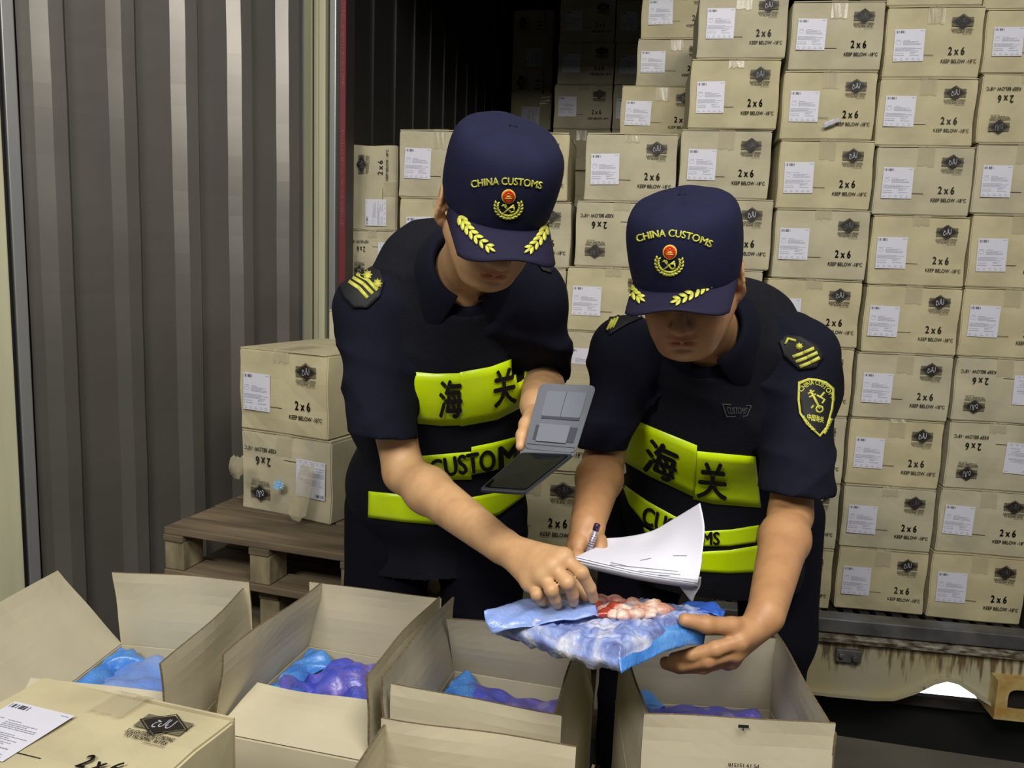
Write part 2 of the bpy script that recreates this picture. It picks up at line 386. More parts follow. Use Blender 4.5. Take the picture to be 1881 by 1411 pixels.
def vtext(body, py0, py1):
    uu = (u0+u1)/2; za = uw(628, py0, J)[1]; zb = uw(628, py1, J)[1]
    v, f = text2d(body, 1, 0.01); L = max(x for x, y in v)-min(x for x, y in v); xm = min(x for x, y in v)
    k = (za-zb)/L
    vv = [C(uu+(y-0.35)*0.016, J+0.016, za-(x-xm)*k) for x, y in v]
    mesh_obj('lettering', vv, f, LT, ls)
vtext('NO CARGO BEYOND THIS LEVEL WHEN USED', 238, 418)
vtext('NO CARGO BEYOND THIS LEVEL WHEN USED AS REEFER', -130, 160)

# ------------------------------------------------------------------ swung-open door panel
H1 = P(556, 330, 3.13); H0 = P(30, 330, 2.42)
DX = Vector((H1.x-H0.x, H1.y-H0.y, 0)).normalized(); DN = Vector((DX.y, -DX.x, 0))   # DN faces the camera
def ds(px, py=0):
    r = ray(px, py); k = (Vector((H0.x, H0.y, CAMZ))-EYE).dot(DN)/r.dot(DN); p = EYE+r*k
    return (p-Vector((H0.x, H0.y, 0))).dot(DX)
def DP(s, n, z): return Vector((H0.x, H0.y, 0))+DX*s+DN*n+Vector((0, 0, z))
door = struct(empty('door_1', 'container door', 'door')); 
for k in ('label', 'category'): del door[k]
prof = [(27, 0)]
for a, b, c, d in ((53, 80, 107, 118), (193, 213, 237, 248), (310, 330, 352, 362), (415, 433, 452, 459), (506, 521, 540, 546)):
    prof += [(a, 0), (b, 0.032), (c, 0.032), (d, 0)]
prof += [(556, 0)]
pts = [(ds(px), n) for px, n in prof]
zs = list(np.linspace(0.10, 2.75, 40)); v = []; f = []
for z in zs:
    for s, n in pts:
        wob = 0.0015*math.sin(z*7+s*9)+0.001*math.sin(z*17+s*4)
        v.append(DP(s, n+wob, z))
n = len(pts)
for i in range(len(zs)-1):
    for k in range(n-1): f.append((i*n+k, i*n+k+1, (i+1)*n+k+1, (i+1)*n+k))
mesh_obj('ribbed_panel', v, f, STEEL, door)
def dslab(name, p0, p1, n0, n1, m, py=0, z0=0.06, z1=2.8):
    a, b = ds(p0, py), ds(p1, py); T = Matrix(((DX.x, DN.x, 0, H0.x), (DX.y, DN.y, 0, H0.y), (0, 0, 1, 0), (0, 0, 0, 1)))
    mb = MB(); mb.box((a, min(n0, n1), z0), (b, max(n0, n1), z1), T=T); return mb.build(name, m, door, bevel=0.003)
dslab('door_stile', -4, 20, -0.02, 0.02, STEELF)
dslab('door_gasket', -16, -4, -0.03, 0.0, DARKM)
dslab('door_edge_strip', -70, -16, -0.01, 0.03, CREAM)
dslab('door_core', -70, 556, -0.05, -0.10, DARKM)

# ------------------------------------------------------------------ cartons
W, Hc, L = 0.345, 0.2555, 0.40
CW, CHH = W, Hc
def carton_body(seed):
    rnd = random.Random(seed); bm = bmesh.new()
    bmesh.ops.create_cube(bm, size=1)
    for v in bm.verts: v.co = Vector((v.co.x*W, v.co.y*L, v.co.z*(Hc-0.007)+(Hc-0.007)/2))
    bmesh.ops.bevel(bm, geom=bm.edges[:], offset=0.0035, segments=2, affect='EDGES')
    bmesh.ops.subdivide_edges(bm, edges=[e for e in bm.edges if e.calc_length() > 0.1], cuts=5, use_grid_fill=True)
    ph = [rnd.uniform(0, 6) for _ in range(6)]
    for v in bm.verts:
        x, y, z = v.co
        k = 0.0022*math.sin(x*19+ph[0])*math.sin(z*23+ph[1])+0.0016*math.sin(z*41+ph[2]+x*13)
        if abs(y) > L/2-0.004: v.co.y += k+(-0.003 if y < 0 else 0.003)*math.cos(x/W*PI)*math.cos((z/Hc-0.5)*PI)
        if abs(x) > W/2-0.004: v.co.x += 0.0018*math.sin(z*29+ph[3]+y*11)
    # folded top flaps, open seam down the middle, slightly lifted
    for s in (-1, 1):
        lift = rnd.uniform(0.0, 0.003); ins = rnd.uniform(0.000, 0.004)
        r = bmesh.ops.create_cube(bm, size=1)
        for v in r['verts']:
            v.co = Vector((s*W/4+v.co.x*(W/2-0.003), v.co.y*(L-2*ins+0.004), Hc-0.004+v.co.z*0.0035+(lift if abs(s*W/4+v.co.x*W/2) < 0.02 else 0)))
    me = bpy.data.meshes.new('carton_body'); bm.to_mesh(me); bm.free()
    return me
BODIES = [carton_body(s) for s in range(4)]
for i, me in enumerate(BODIES): me.materials.append(CARD if i % 2 else CARD2)

FY = -L/2-0.0056       # print plane just in front of the face
def face_mesh(name, parts, m, lift=0.0):
    """parts in face coordinates 0..1 (x right, y down) -> thin mesh in carton-local space"""
    v, f = parts
    vv = [((x-0.5)*W, FY-lift, (0.5-y)*Hc) for x, y in v]
    me = bpy.data.meshes.new(name); me.from_pydata(vv, [], f); me.materials.append(m); me.update(); return me
def ftext(body, x0, x1, y0, y1, weight=0.0):
    v, f = text2d(body, 1, weight)
    xa = min(p[0] for p in v); xb = max(p[0] for p in v); ya = min(p[1] for p in v); yb = max(p[1] for p in v)
    return [(x0+(x-xa)/(xb-xa)*(x1-x0), y1-(y-ya)/(yb-ya)*(y1-y0)) for x, y in v], [tuple(reversed(q)) for q in f]
def fr(x0, y0, x1, y1): v, f = rect2d(x0, y0, x1, y1); return v, f
# shipping print: diamond on grey field, small lines, 2 x 6, KEEP BELOW -18C, rule
ink = [ftext('2 x 6', .655, .825, .575, .685, 0.03), ftext('KEEP BELOW -18°C', .59, .955, .745, .80, 0.02), fr(.36, .685, .505, .692)]
logo_bg = fr(.665, .165, .885, .29)
dm = ([(.775, .135), (.875, .227), (.775, .318), (.675, .227)], [(0, 1, 2, 3)])
dmr = merge2d([([(.775, .118), (.893, .227), (.775, .336), (.657, .227), (.775, .128), (.883, .227), (.775, .326), (.667, .227)], [(0, 1, 5, 4), (1, 2, 6, 5), (2, 3, 7, 6), (3, 0, 4, 7)])])
small = [ftext('SLAUGHTERED ACCORDING', .665, .885, .315, .350, 0.02), ftext('TO ISLAMIC RITES', .675, .875, .357, .385, 0.02), fr(.665, .352, .80, .355), fr(.78, .398, .88, .402)]
hv, hf = text2d('حلال', 1, 0.01)
xa, xb = min(p[0] for p in hv), max(p[0] for p in hv); ya, yb = min(p[1] for p in hv), max(p[1] for p in hv)
halal = ([(.735+(x-xa)/(xb-xa)*.08, .272-(y-ya)/(yb-ya)*.095) for x, y in hv], [tuple(reversed(q)) for q in hf])
PR_INK = face_mesh('printed_marks', merge2d(ink+[dm]), INK, 0.0006)
PR_GREY = face_mesh('logo_field', merge2d([logo_bg]+small), INKG, 0.0002)
PR_RING = face_mesh('logo_border', dmr, INK, 0.0005)
PR_HAL = face_mesh('logo_script', halal, PAPER, 0.0010)
# one print object per carton keeps things light: join with slots
def join_mesh(name, items):
    vs, fs, ms, mats = [], [], [], []
    for me in items:
        n = len(vs); vs += [tuple(v.co) for v in me.vertices]
        m = me.materials[0]
        if m not in mats: mats.append(m)
        for p in me.polygons: fs.append(tuple(i+n for i in p.vertices)); ms.append(mats.index(m))
    me = bpy.data.meshes.new(name); me.from_pydata(vs, [], fs)
    for m in mats: me.materials.append(m)
    me.polygons.foreach_set('material_index', ms); me.update(); return me
PRINT = join_mesh('diamond_logo', [PR_GREY, PR_RING, face_mesh('d', dm, INK, 0.0006), PR_HAL])
PTEXTS = [('quantity_print', face_mesh('quantity_print', ink[0], INK, 0.0006)), ('storage_print', face_mesh('storage_print', ink[1], INK, 0.0006)), ('rule_line', face_mesh('rule_line', ink[2], INK, 0.0006))]
# label sheet with barcode and lines of print
rl = random.Random(3)
lab = [fr(0, 0, 1, 1)]
bars = []; x = .03
while x < .34:
    wd = rl.choice([.008, .014, .02]); bars.append(fr(x, .045, x+wd, .125)); x += wd+rl.choice([.006, .01, .03])
lines = []
def tl(x0, x1, y, h=.014):
    x = x0
    while x < x1:
        wd = rl.uniform(.02, .07); lines.append(fr(x, y, min(x+wd, x1), y+h)); x += wd+.012
tl(.84, .97, .05); tl(.06, .22, .33); tl(.3, .52, .34)
for k in range(4): tl(.3, rl.uniform(.55, .9), .38+k*.032)
for k in range(4): tl(.04, rl.uniform(.6, .96), .57+k*.032)
tl(.04, .35, .74); tl(.55, .78, .71); tl(.55, .7, .74); tl(.55, .85, .80, .02); tl(.04, .35, .80, .02)
for k in range(5): tl(.06+k*.19, .12+k*.19, .90); tl(.04+k*.19, .15+k*.19, .945)
for k in range(16):
    t = 2*PI*k/16; t2 = 2*PI*(k+1)/16
    lines.append(stroke2d([(.14+.09*math.cos(t), .42+.05*math.sin(t)), (.14+.09*math.cos(t2), .42+.05*math.sin(t2))], .006, False))
LX0, LX1, LY0, LY1 = .07, .385, .295, .745
def lab_map(pt): return [(LX0+x*(LX1-LX0), LY0+y*(LY1-LY0)) for x, y in pt[0]], pt[1]
LABEL = join_mesh('shipping_label', [face_mesh('a', lab_map(merge2d(lab)), PAPER, 0.0008), face_mesh('b', lab_map(merge2d(bars)), BAR, 0.0012), face_mesh('c', lab_map(merge2d(lines)), INKL, 0.0012)])
def tape_mesh(seed):
    r = random.Random(seed); v = []; f = []
    w2 = 0.030; dp = r.uniform(0.03, 0.075); n = 6
    prof = [(-L/2+0.16, Hc+0.0015), (-L/2-0.001, Hc+0.0012), (-L/2-0.0075, Hc-0.012), (-L/2-0.0085, Hc-dp)]
    for j in range(n+1):
        x = -w2+2*w2*j/n
        for k, (y, z) in enumerate(prof):
            v.append((x+r.uniform(-.001, .001), y-r.uniform(0, 0.0012), z+(r.uniform(-.006, .006) if k == 3 else 0)))
    for j in range(n):
        for k in range(3): f.append((j*4+k, j*4+k+1, (j+1)*4+k+1, (j+1)*4+k))
    me = bpy.data.meshes.new('packing_tape'); me.from_pydata(v, [], f); me.materials.append(TAPE); me.update(); return me
TAPES = [tape_mesh(s) for s in range(3)]
nb = [0]
def carton(loc, rz, label, group, orient='n', sx=1, sz=1, sy=1, tape=True, T=None):
    """loc: base centre of the FRONT face; orient n/f (upside down)/l/r (turned on its side)"""
    nb[0] += 1; r = random.Random(nb[0]*13)
    root = bpy.data.objects.new('carton', None); COL.objects.link(root); root.empty_display_size = 0.05
    tag(root, label, 'carton', group)
    side = orient in 'lr'
    back = Matrix.Rotation(rz, 3, 'Z') @ Vector((0, L/2*sy+0.003, 0))
    root.location = Vector(loc)+back; root.rotation_euler = (0, 0, rz)
    root.scale = (sx, sy, sz)
    if T is not None: root.matrix_world = T
    ang = {'n': 0, 'f': PI, 'l': -PI/2, 'r': PI/2}[orient]
    h2 = (W/2 if side else Hc/2)
    body = linkl('body', r.choice(BODIES), root)
    if side:      # turned on its side: body rotated about the depth axis
        body.rotation_euler = (0, PI/2 if orient == 'l' else -PI/2, 0); body.location = (-Hc/2 if orient == 'l' else Hc/2, 0, W/2)
    jx, jz = r.uniform(-.008, .008), r.uniform(-.008, .008)
    pr = linkl('diamond_logo', PRINT, root, (0, 0, h2), (0, ang, 0))
    for nm_, me_ in PTEXTS: linkl(nm_, me_, root, (0, 0, h2), (0, ang, 0))
    lb = linkl('shipping_label', LABEL, root, (jx, 0, h2+jz), (0, ang+r.uniform(-.03, .03), 0))
    lb['label'] = 'white paper shipping label with barcode'
    if tape:
        if side: t = linkl('packing_tape', r.choice(TAPES), root, body.location, body.rotation_euler)
        else: t = linkl('packing_tape', r.choice(TAPES), root)
        t['label'] = 'clear packing tape over the top seam'
    return root

ORD = ['top', 'second', 'third', 'fourth', 'fifth', 'sixth', 'seventh', 'eighth', 'ninth', 'tenth', 'eleventh', 'twelfth', 'thirteenth', 'fourteenth', 'fifteenth', 'sixteenth', 'seventeenth']
def stack(rows, d, cname, group, rest=None):
    """rows: (xl, xr, ytop, ybottom, orient) from the top down; px measured mid-edge"""
    zprev = None
    for i, row in enumerate(rows):
        xl, xr, yt, yb, ori = row[:5]; lab = row[5] if len(row) > 5 else None
        xm, ym = (xl+xr)/2, (yt+yb)/2
        dd = d+(row[6] if len(row) > 6 else 0)
        ul, _ = uw(xl, ym, dd); ur, _ = uw(xr, ym, dd); _, zt = uw(xm, yt, dd); _, zb = uw(xm, yb, dd)
        if zprev is not None and abs(zprev-zt) < 0.03: zt = zprev-0.0005
        zprev = zb
        w0, h0 = (Hc, W) if ori in 'lr' else (W, Hc)
        nm = lab or ('%s carton from the top in the %s' % (ORD[i], cname) if i else 'topmost carton in the %s' % cname)
        if ori == 'f' and not lab: nm = nm.replace('carton', 'upside-down carton')
        r = random.Random(i*7+int(xl))
        carton(C((ul+ur)/2, dd+r.uniform(-0.006, 0.006), zb), YAW+r.uniform(-.008, .008), nm, group, ori, (ur-ul-0.002)/w0, (zt-zb)/h0)
G1 = 'cartons of the tall wall stack'
stack([(1453, 1623, 1, 129, 'n'), (1437, 1609, 133, 256, 'n'), (1430, 1604, 256, 384, 'n'), (1422, 1595, 385, 513, 'n'), (1405, 1580, 515, 636, 'n'),
       (1395, 1566, 637, 762, 'n'), (1385, 1552, 763, 885, 'n'), (1376, 1540, 886, 1003, 'n'), (1368, 1528, 1004, 1112, 'n')], 0.0,
      'wall column rising behind the right-hand officer\'s left shoulder', G1)
stack([(1635, 1812, -118, 9, 'n'), (1627, 1806, 13, 142, 'n'), (1612, 1791, 147, 268, 'n'), (1607, 1786, 270, 396, 'n'), (1598, 1776, 398, 525, 'n'), (1586, 1762, 525, 650, 'n'),
       (1571, 1747, 651, 771, 'n'), (1558, 1731, 772, 895, 'n'), (1547, 1716, 896, 1010, 'n'), (1536, 1702, 1011, 1124, 'n')], 0.0,
      'full-height wall column second from the right', G1)
stack([(1814, 1992, -110, 15, 'n'), (1809, 1987, 17, 134, 'n'), (1799, 1975, 137, 263, 'f'), (1790, 1966, 265, 394, 'n'), (1781, 1958, 397, 530, 'n'), (1765, 1944, 530, 658, 'n'),
       (1752, 1930, 660, 777, 'f'), (1740, 1916, 778, 902, 'f'), (1723, 1900, 904, 1020, 'n'), (1706, 1882, 1021, 1141, 'n')], 0.0,
      'rightmost wall column at the frame edge', G1)
stack([(1283, 1447, -18, 107, 'n'), (1267, 1431, 108, 237, 'n'), (1249, 1416, 237, 364, 'n'), (1246, 1417, 366, 494, 'n'), (1230, 1398, 495, 620, 'n'),
       (1218, 1386, 621, 745, 'n'), (1208, 1375, 746, 868, 'n'), (1200, 1362, 869, 984, 'n'), (1193, 1352, 985, 1096, 'n')], 0.04,
      'wall column rising behind the right-hand officer\'s cap', G1)
stack([(1179, 1340, -60, 70, 'n'), (1172, 1335, 72, 156, 'n', None, 0.0), (1141, 1305, 157, 247, 'n')], 0.62,
      'dim column set back left of the right-hand cap column', 'dim cartons set further back') if 0 else None
stack([(1179, 1322, -30, 70, 'n'), (1170, 1313, 72, 158, 'n')], 0.66, 'set-back pair above the gap between the caps', 'cartons set further back')
stack([(1140, 1292, 156, 256, 'n', 'half-hidden carton just above the gap between the two caps')], 0.47, '', 'cartons set further back')
stack([(1075, 1243, 244, 370, 'n'), (1057, 1224, 371, 491, 'f'), (1040, 1210, 492, 610, 'n'), (1032, 1200, 611, 728, 'n'), (1025, 1190, 729, 845, 'n'), (1018, 1180, 846, 958, 'n'), (1010, 1170, 960, 1068, 'n')], 0.02,
      'low wall column seen between the two officers', G1)
stack([(892, 1044, 242, 368, 'n'), (884, 1048, 370, 490, 'n'), (874, 1038, 492, 612, 'n'), (868, 1030, 613, 728, 'n'), (860, 1020, 729, 842, 'n'), (852, 1010, 844, 956, 'n'), (846, 1002, 958, 1066, 'n')], 0.0,
      'low wall column just right of the left-hand cap', G1)
stack([(733, 888, 238, 363, 'n'), (734, 882, 365, 486, 'n'), (716, 872, 488, 606, 'n'), (712, 866, 607, 722, 'n'), (708, 858, 723, 836, 'n'), (704, 850, 838, 948, 'n'), (700, 844, 950, 1056, 'n')], 0.02,
      'low wall column just left of the left-hand cap', G1)
stack([(644, 731, 267, 423, 'l', 'carton stood on its end with sideways printing beside the container jamb', 0.10), (640, 728, 421, 520, 'f', 'greenish carton with a crumpled label under the end-standing carton', 0.04)], 0.0, '', G1)
stack([(641, 714, 521, 620, 'n'), (641, 710, 621, 720, 'n'), (641, 706, 721, 820, 'n'), (641, 702, 821, 920, 'n'), (641, 698, 921, 1040, 'n')], 0.04, 'lining-side column hidden behind the left officer\'s shoulder', G1)
# far stacks in the dark
G2 = 'cartons in the dark far end of the container'
stack([(942, 1017, 18, 127, 'l', 'dim carton on end at the top-left corner of the far dark stack'), (939, 1014, 128, 238, 'l', 'dim carton on end under the far dark corner one')], 3.3, 'leftmost far dark column', G2)
stack([(1029, 1130, -5, 76, 'n'), (1025, 1128, 79, 154, 'n'), (1018, 1124, 157, 236, 'n'), (1014, 1120, 237, 312, 'n')], 2.6, 'middle far dark column', G2)
stack([(1132, 1234, -2, 77, 'n'), (1130, 1232, 80, 155, 'n'), (1126, 1228, 158, 237, 'n'), (1122, 1224, 238, 314, 'n')], 2.6, 'far dark column beside the wall face', G2)
# hidden support under the far cartons
for (xa, xb, y, d) in ((939, 1014, 239, 3.3), (1012, 1122, 313, 2.6), (1122, 1226, 315, 2.6)):
    a = uw(xa, y, d); b = uw(xb, y, d); z = a[1]
    k = 0
    while z > FLZ+0.2:
        n_ = max(1, round((z-FLZ)/Hc)); h = (z-FLZ)/n_
        carton(C((a[0]+b[0])/2, d, z-h), YAW, '%s carton under the visible ones of the far dark column %s' % (ORD[k].replace('top', 'first'), {939: 'at left', 1012: 'in the middle', 1122: 'at right'}[xa]), G2, 'n', (b[0]-a[0])/W*.94, h/Hc, tape=False)
        z -= h; k += 1

# ------------------------------------------------------------------ pallet and the cartons standing on it
PT = 0.672
def pallet(name, label, loc, rz, top, w=0.64, dp=0.80, blocks=True):
    o = empty(name, label, 'pallet', loc, rz, 'wooden pallets under the near cartons')
    T = 0.022; z = top-T
    nb_ = 7; bw = dp/nb_
    for k in range(nb_):
        mb = MB(); mb.box((0, k*bw+0.004, z), (w, (k+1)*bw-0.004, top-(0.002 if k % 2 else 0))); mb.build('deck_board', WOOD, o, local=True, bevel=0.003)
    for k in range(3):
        x = k*(w-0.065)/2
        for y in (0.0, dp/2-0.06, dp-0.12):
            mb = MB(); mb.box((x, y+0.005, z-0.105), (x+0.065, y+0.095, z-0.019)); mb.build('block', WOODE, o, local=True, bevel=0.004)
        mb = MB(); mb.box((x-0.0, 0, z-0.019), (x+0.065, dp, z)); mb.build('stringer_board', WOOD, o, local=True, bevel=0.002)
    for y in (0.0, dp/2-0.06, dp-0.12):
        mb = MB(); mb.box((0, y, z-0.127), (w, y+0.11, z-0.1055)); mb.build('base_board', WOOD, o, local=True, bevel=0.003)
    return o
PA = PZ(299, 968, PT)
PRZ = math.radians(-17)
for k in range(4):
    tp = 0.0
PH = 0.149
pallet('wooden_pallet', 'weathered wooden pallet carrying two cartons at left', (PA.x, PA.y, 0), PRZ, PT)
for k in range(1, 4):
    pallet('wooden_pallet', ('weathered pallet directly under the top pallet', 'third pallet down in the pile under the two cartons', 'lowest pallet standing on the floor at left')[k-1],
           (PA.x+0.012*k, PA.y+0.05, 0), PRZ, PT-k*PH-0.001*k, blocks=False)
def fcarton(px, py, Y, rz, z, label, group, ori='n', **k):
    p = P(px, py, Y); return carton((p.x, p.y, z), math.radians(rz), label, group, ori, **k)
GP = 'cartons on pallets behind the officers'
fcarton(518, 800, 2.42, -25, PT+0.001+Hc, 'clean carton on top of the two on the left pallet', GP, sx=0.97)
cc = fcarton(523, 800, 2.42, -25, PT+0.0005, 'dirty upside-down carton directly on the left pallet with torn film', GP, 'f', sx=1.0)
# crumpled tape and a scrap of blue film on the dirty carton
def scrap(px, py, n, m, name, sz, parent, Y):
    bm = bmesh.new(); bmesh.ops.create_icosphere(bm, subdivisions=3, radius=1); c = P(px, py, Y); rr = random.Random(px)
    for v in bm.verts:
        d = v.co.copy(); k = 1+0.45*math.sin(d.x*7+px)*math.sin(d.y*9)+0.3*math.sin(d.z*13+d.x*5)
        v.co = c+Vector((d.x*sz[0]*k, d.y*sz[1]*k, d.z*sz[2]*k))
    me = bpy.data.meshes.new(name); bm.to_mesh(me); bm.free(); me.materials.append(m)
    return link(name, me, parent)
# middle stack of cartons between the officers, on its own low pallet
zt = 1.102
pm = P(985, 715, 2.42)
for k in range(4):
    carton((pm.x, pm.y, zt-Hc*(k+1)), math.radians(-7), '%s carton of the near stack seen between the officers' % ORD[k].replace('top', 'topmost'), GP, 'n')
    carton((pm.x+0.395, pm.y-0.035, zt-Hc*(k+1)-0.002), math.radians(-7), '%s carton of the near stack behind the right-hand officer' % ORD[k].replace('top', 'topmost'), GP, 'n')
    if k < 2:
        for j in range(2):
            carton((pm.x+0.05+0.37*j, pm.y+0.42-0.02*j, zt-Hc*(k+1)), math.radians(-7), '%s carton standing directly behind the near %s stack' % (ORD[k].replace('top', 'topmost'), ('left', 'right')[j]), GP, 'n', tape=False, sy=.60)
for k in range(2, 4):
    for j in range(2):
        carton((pm.x+0.05+0.37*j, pm.y+0.42-0.02*j, zt-Hc*(k+1)), math.radians(-7), '%s carton standing directly behind the near %s stack' % (ORD[k], ('left', 'right')[j]), GP, 'n', tape=False, sy=.60)
mb = MB(); mb.box((-0.25, -0.02, 0.0), (0.72, 0.62, zt-Hc*4-0.003)); o = mb.build('slip_board', WOOD, None, local=True); o.location = (pm.x, pm.y, 0); o.rotation_euler.z = math.radians(-7)
tag(o, 'low wooden base board under the near carton stack between the officers', 'board')

# ------------------------------------------------------------------ open cartons
def flap_mesh(parent, name, hinge, along, out, length, ang, taper=0.0, seed=0, m=None, warp=0.004, seg=8, T=0.0045):
    """hinge: start point, along: unit vector * width, out: unit vector away from box; ang from horizontal-outward up (90 = upright)"""
    a = math.radians(ang); r = random.Random(seed)
    wv = Vector(along); wl = wv.length; wu = wv.normalized(); o_ = Vector(out).normalized(); z = Vector((0, 0, 1))
    d = o_*math.cos(a)+z*math.sin(a); n = wu.cross(d).normalized()
    v = []; ph = [r.uniform(0, 6) for _ in range(4)]
    for s in (0.5, -0.5):
        for j in range(seg+1):
            q = j/seg
            for i in range(seg+1):
                p = i/seg
                x = p*wl; x = x+(0.5-p)*2*taper*q
                bend = warp*math.sin(p*3.1+ph[0])*q*1.5+warp*0.7*math.sin(p*7+ph[1]+q*4)*q+warp*0.5*math.sin(q*9+ph[2])*q
                v.append(Vector(hinge)+wu*x+d*(length*q)+n*(bend+s*T))
    N = (seg+1)**2; f = []; fm = []
    I = lambda s, j, i: s*N+j*(seg+1)+i
    for j in range(seg):
        for i in range(seg):
            f.append((I(0, j, i), I(0, j, i+1), I(0, j+1, i+1), I(0, j+1, i))); fm.append(0)
            f.append((I(1, j, i), I(1, j+1, i), I(1, j+1, i+1), I(1, j, i+1))); fm.append(0)
    for i in range(seg):
        f.append((I(0, 0, i), I(1, 0, i), I(1, 0, i+1), I(0, 0, i+1))); fm.append(1)
        f.append((I(0, seg, i+1), I(1, seg, i+1), I(1, seg, i), I(0, seg, i))); fm.append(1)
        f.append((I(0, i, 0), I(0, i+1, 0), I(1, i+1, 0), I(1, i, 0))); fm.append(1)
        f.append((I(0, i+1, seg), I(0, i, seg), I(1, i, seg), I(1, i+1, seg))); fm.append(1)
    me = bpy.data.meshes.new(name); me.from_pydata([tuple(q) for q in v], [], f)
    me.materials.append(m or CARDF); me.materials.append(EDGE); me.polygons.foreach_set('material_index', fm); me.update()
    return linkl(name, me, parent)
def open_carton(label, bl, rz, z0, angs, H=Hc, Wd=W, Ln=L, bag=None, fl=(0.17, 0.17, 0.17, 0.17), tapers=(0, 0, 0, 0), seed=0, m=None, cut=(0, 0, 0, 0)):
    """bl = back-left rim corner (world xy). angs = back, right, front, left flap angles"""
    o = empty('open_carton', label, 'carton', (bl[0], bl[1], z0), math.radians(rz), 'opened cartons in the foreground')
    t = 0.006; m = m or CARDF
    mb = MB()
    mb.box((0, -t, 0), (Wd, 0, H)); mb.box((0, -Ln, 0), (Wd, -Ln+t, H)); mb.box((0, -Ln+t, 0), (t, -t, H)); mb.box((Wd-t, -Ln+t, 0), (Wd, -t, H)); mb.box((t, -Ln+t, 0), (Wd-t, -t, t))
    mb.build('carton_walls', m, o, local=True, bevel=0.0015)
    e = 0.004
    flap_mesh(o, 'flap', (e, -0.003, H+0.001), (Wd-2*e, 0, 0), (0, 1, 0), fl[0], angs[0], tapers[0], seed+1, m)
    flap_mesh(o, 'flap', (Wd-0.003, -e, H+0.001), (0, -(Ln-2*e), 0), (1, 0, 0), fl[1], angs[1], tapers[1], seed+2, m)
    flap_mesh(o, 'flap', (Wd-e-cut[2], -Ln+0.003, H+0.001), (-(Wd-2*e-cut[2]), 0, 0), (0, -1, 0), fl[2], angs[2], tapers[2], seed+3, m)
    flap_mesh(o, 'flap', (0.003, -Ln+e, H+0.001), (0, Ln-2*e, 0), (-1, 0, 0), fl[3], angs[3], tapers[3], seed+4, m)
    return o
def pillow(name, label, parent_open, seed, mname, top, x0=0.012, x1=0.333, y0=-0.388, y1=-0.012, amp=0.02, zb=0.01, cat='bag', tails=True, group='blue film bags of frozen meat inside the open cartons'):
    r = random.Random(seed); ph = [r.uniform(0, 6) for _ in range(12)]; n = 44; v = []; f = []
    def hh(u, w):
        e = min(u, 1-u, w, 1-w); k = min(1, e/0.13); k = math.sqrt(max(0, 1-(1-k)**2))
        b = 0
        for q in range(5): b += math.sin(u*(9+5*q)+ph[q]+2*math.sin(w*(5+3*q)+ph[q+5]))*math.sin(w*(8+4*q)+ph[q+6])/(1+0.5*q)
        return k, b
    for j in range(n+1):
        for i in range(n+1):
            u, w_ = i/n, j/n; k, b = hh(u, w_)
            v.append((x0+(x1-x0)*u, y0+(y1-y0)*w_, zb+(top-zb)*(0.25+0.75*k)+amp*b*k*0.5))
    for j in range(n+1):
        for i in range(n+1):
            v.append((x0+(x1-x0)*i/n, y0+(y1-y0)*j/n, zb))
    N = (n+1)**2; I = lambda s, j, i: s*N+j*(n+1)+i
    for j in range(n):
        for i in range(n):
            f.append((I(0, j, i), I(0, j, i+1), I(0, j+1, i+1), I(0, j+1, i))); f.append((I(1, j, i), I(1, j+1, i), I(1, j+1, i+1), I(1, j, i+1)))
    for i in range(n):
        f += [(I(1, 0, i), I(1, 0, i+1), I(0, 0, i+1), I(0, 0, i)), (I(0, n, i), I(0, n, i+1), I(1, n, i+1), I(1, n, i)), (I(0, i, 0), I(0, i+1, 0), I(1, i+1, 0), I(1, i, 0)), (I(1, i, n), I(1, i+1, n), I(0, i+1, n), I(0, i, n))]
    root = empty('meat_bag', label, cat, parent_open.location+Vector((0, 0, 0.007)), parent_open.rotation_euler.z, group)
    me = bpy.data.meshes.new('film'); me.from_pydata(v, [], f); me.materials.append(mname); me.polygons.foreach_set('use_smooth', [True]*len(f)); me.update()
    linkl('film', me, root)
    if tails:      # gathered loose film along the left/back edge
        m2 = 40; v = []; f = []
        for j in range(m2+1):
            q = j/m2
            for i in range(7):
                p = i/6
                x = x0+0.006+(0.06+.02*math.sin(q*13))*p+0.012*math.sin(q*23+ph[1])*p; y = y1-0.02-(y1-y0)*0.75*q
                z = top+0.006+0.016*math.sin(p*PI)*(0.6+0.4*math.sin(q*19+ph[2]))+0.006*math.sin(q*31+p*9+ph[3])-0.03*max(0, p-.6)
                v.append((x, y, z))
        for j in range(m2):
            for i in range(6): f.append((j*7+i, j*7+i+1, (j+1)*7+i+1, (j+1)*7+i))
        me = bpy.data.meshes.new('loose_film'); me.from_pydata(v, [], f); me.materials.append(FILMP); me.polygons.foreach_set('use_smooth', [True]*len(f)); me.update()
        o = linkl('loose_film', me, root); sm = o.modifiers.new('s', 'SOLIDIFY'); sm.thickness = 0.0012; o.modifiers.new('ss', 'SUBSURF').levels = 1
    return root
RZ0 = 0.51-Hc
oP = open_carton('open carton at far left with its wide left flap splayed out', (-0.933, 1.88), -6, RZ0, (96, 94, 138, 48), fl=(0.195, 0.178, 0.11, 0.235), seed=10)
oQ = open_carton('open carton second from left with front flap leaning inward', (-0.481, 1.905), -14, RZ0, (86, 92, 154, 100), fl=(0.165, 0.175, 0.125, 0.17), tapers=(0, 0, 0.03, 0), seed=20)
oR = open_carton('open carton under the officers\' hands', (-0.115, 1.811), -14, RZ0, (112, 98, 92, 86), fl=(0.17, 0.16, 0.165, 0.18), seed=34, Wd=0.335)
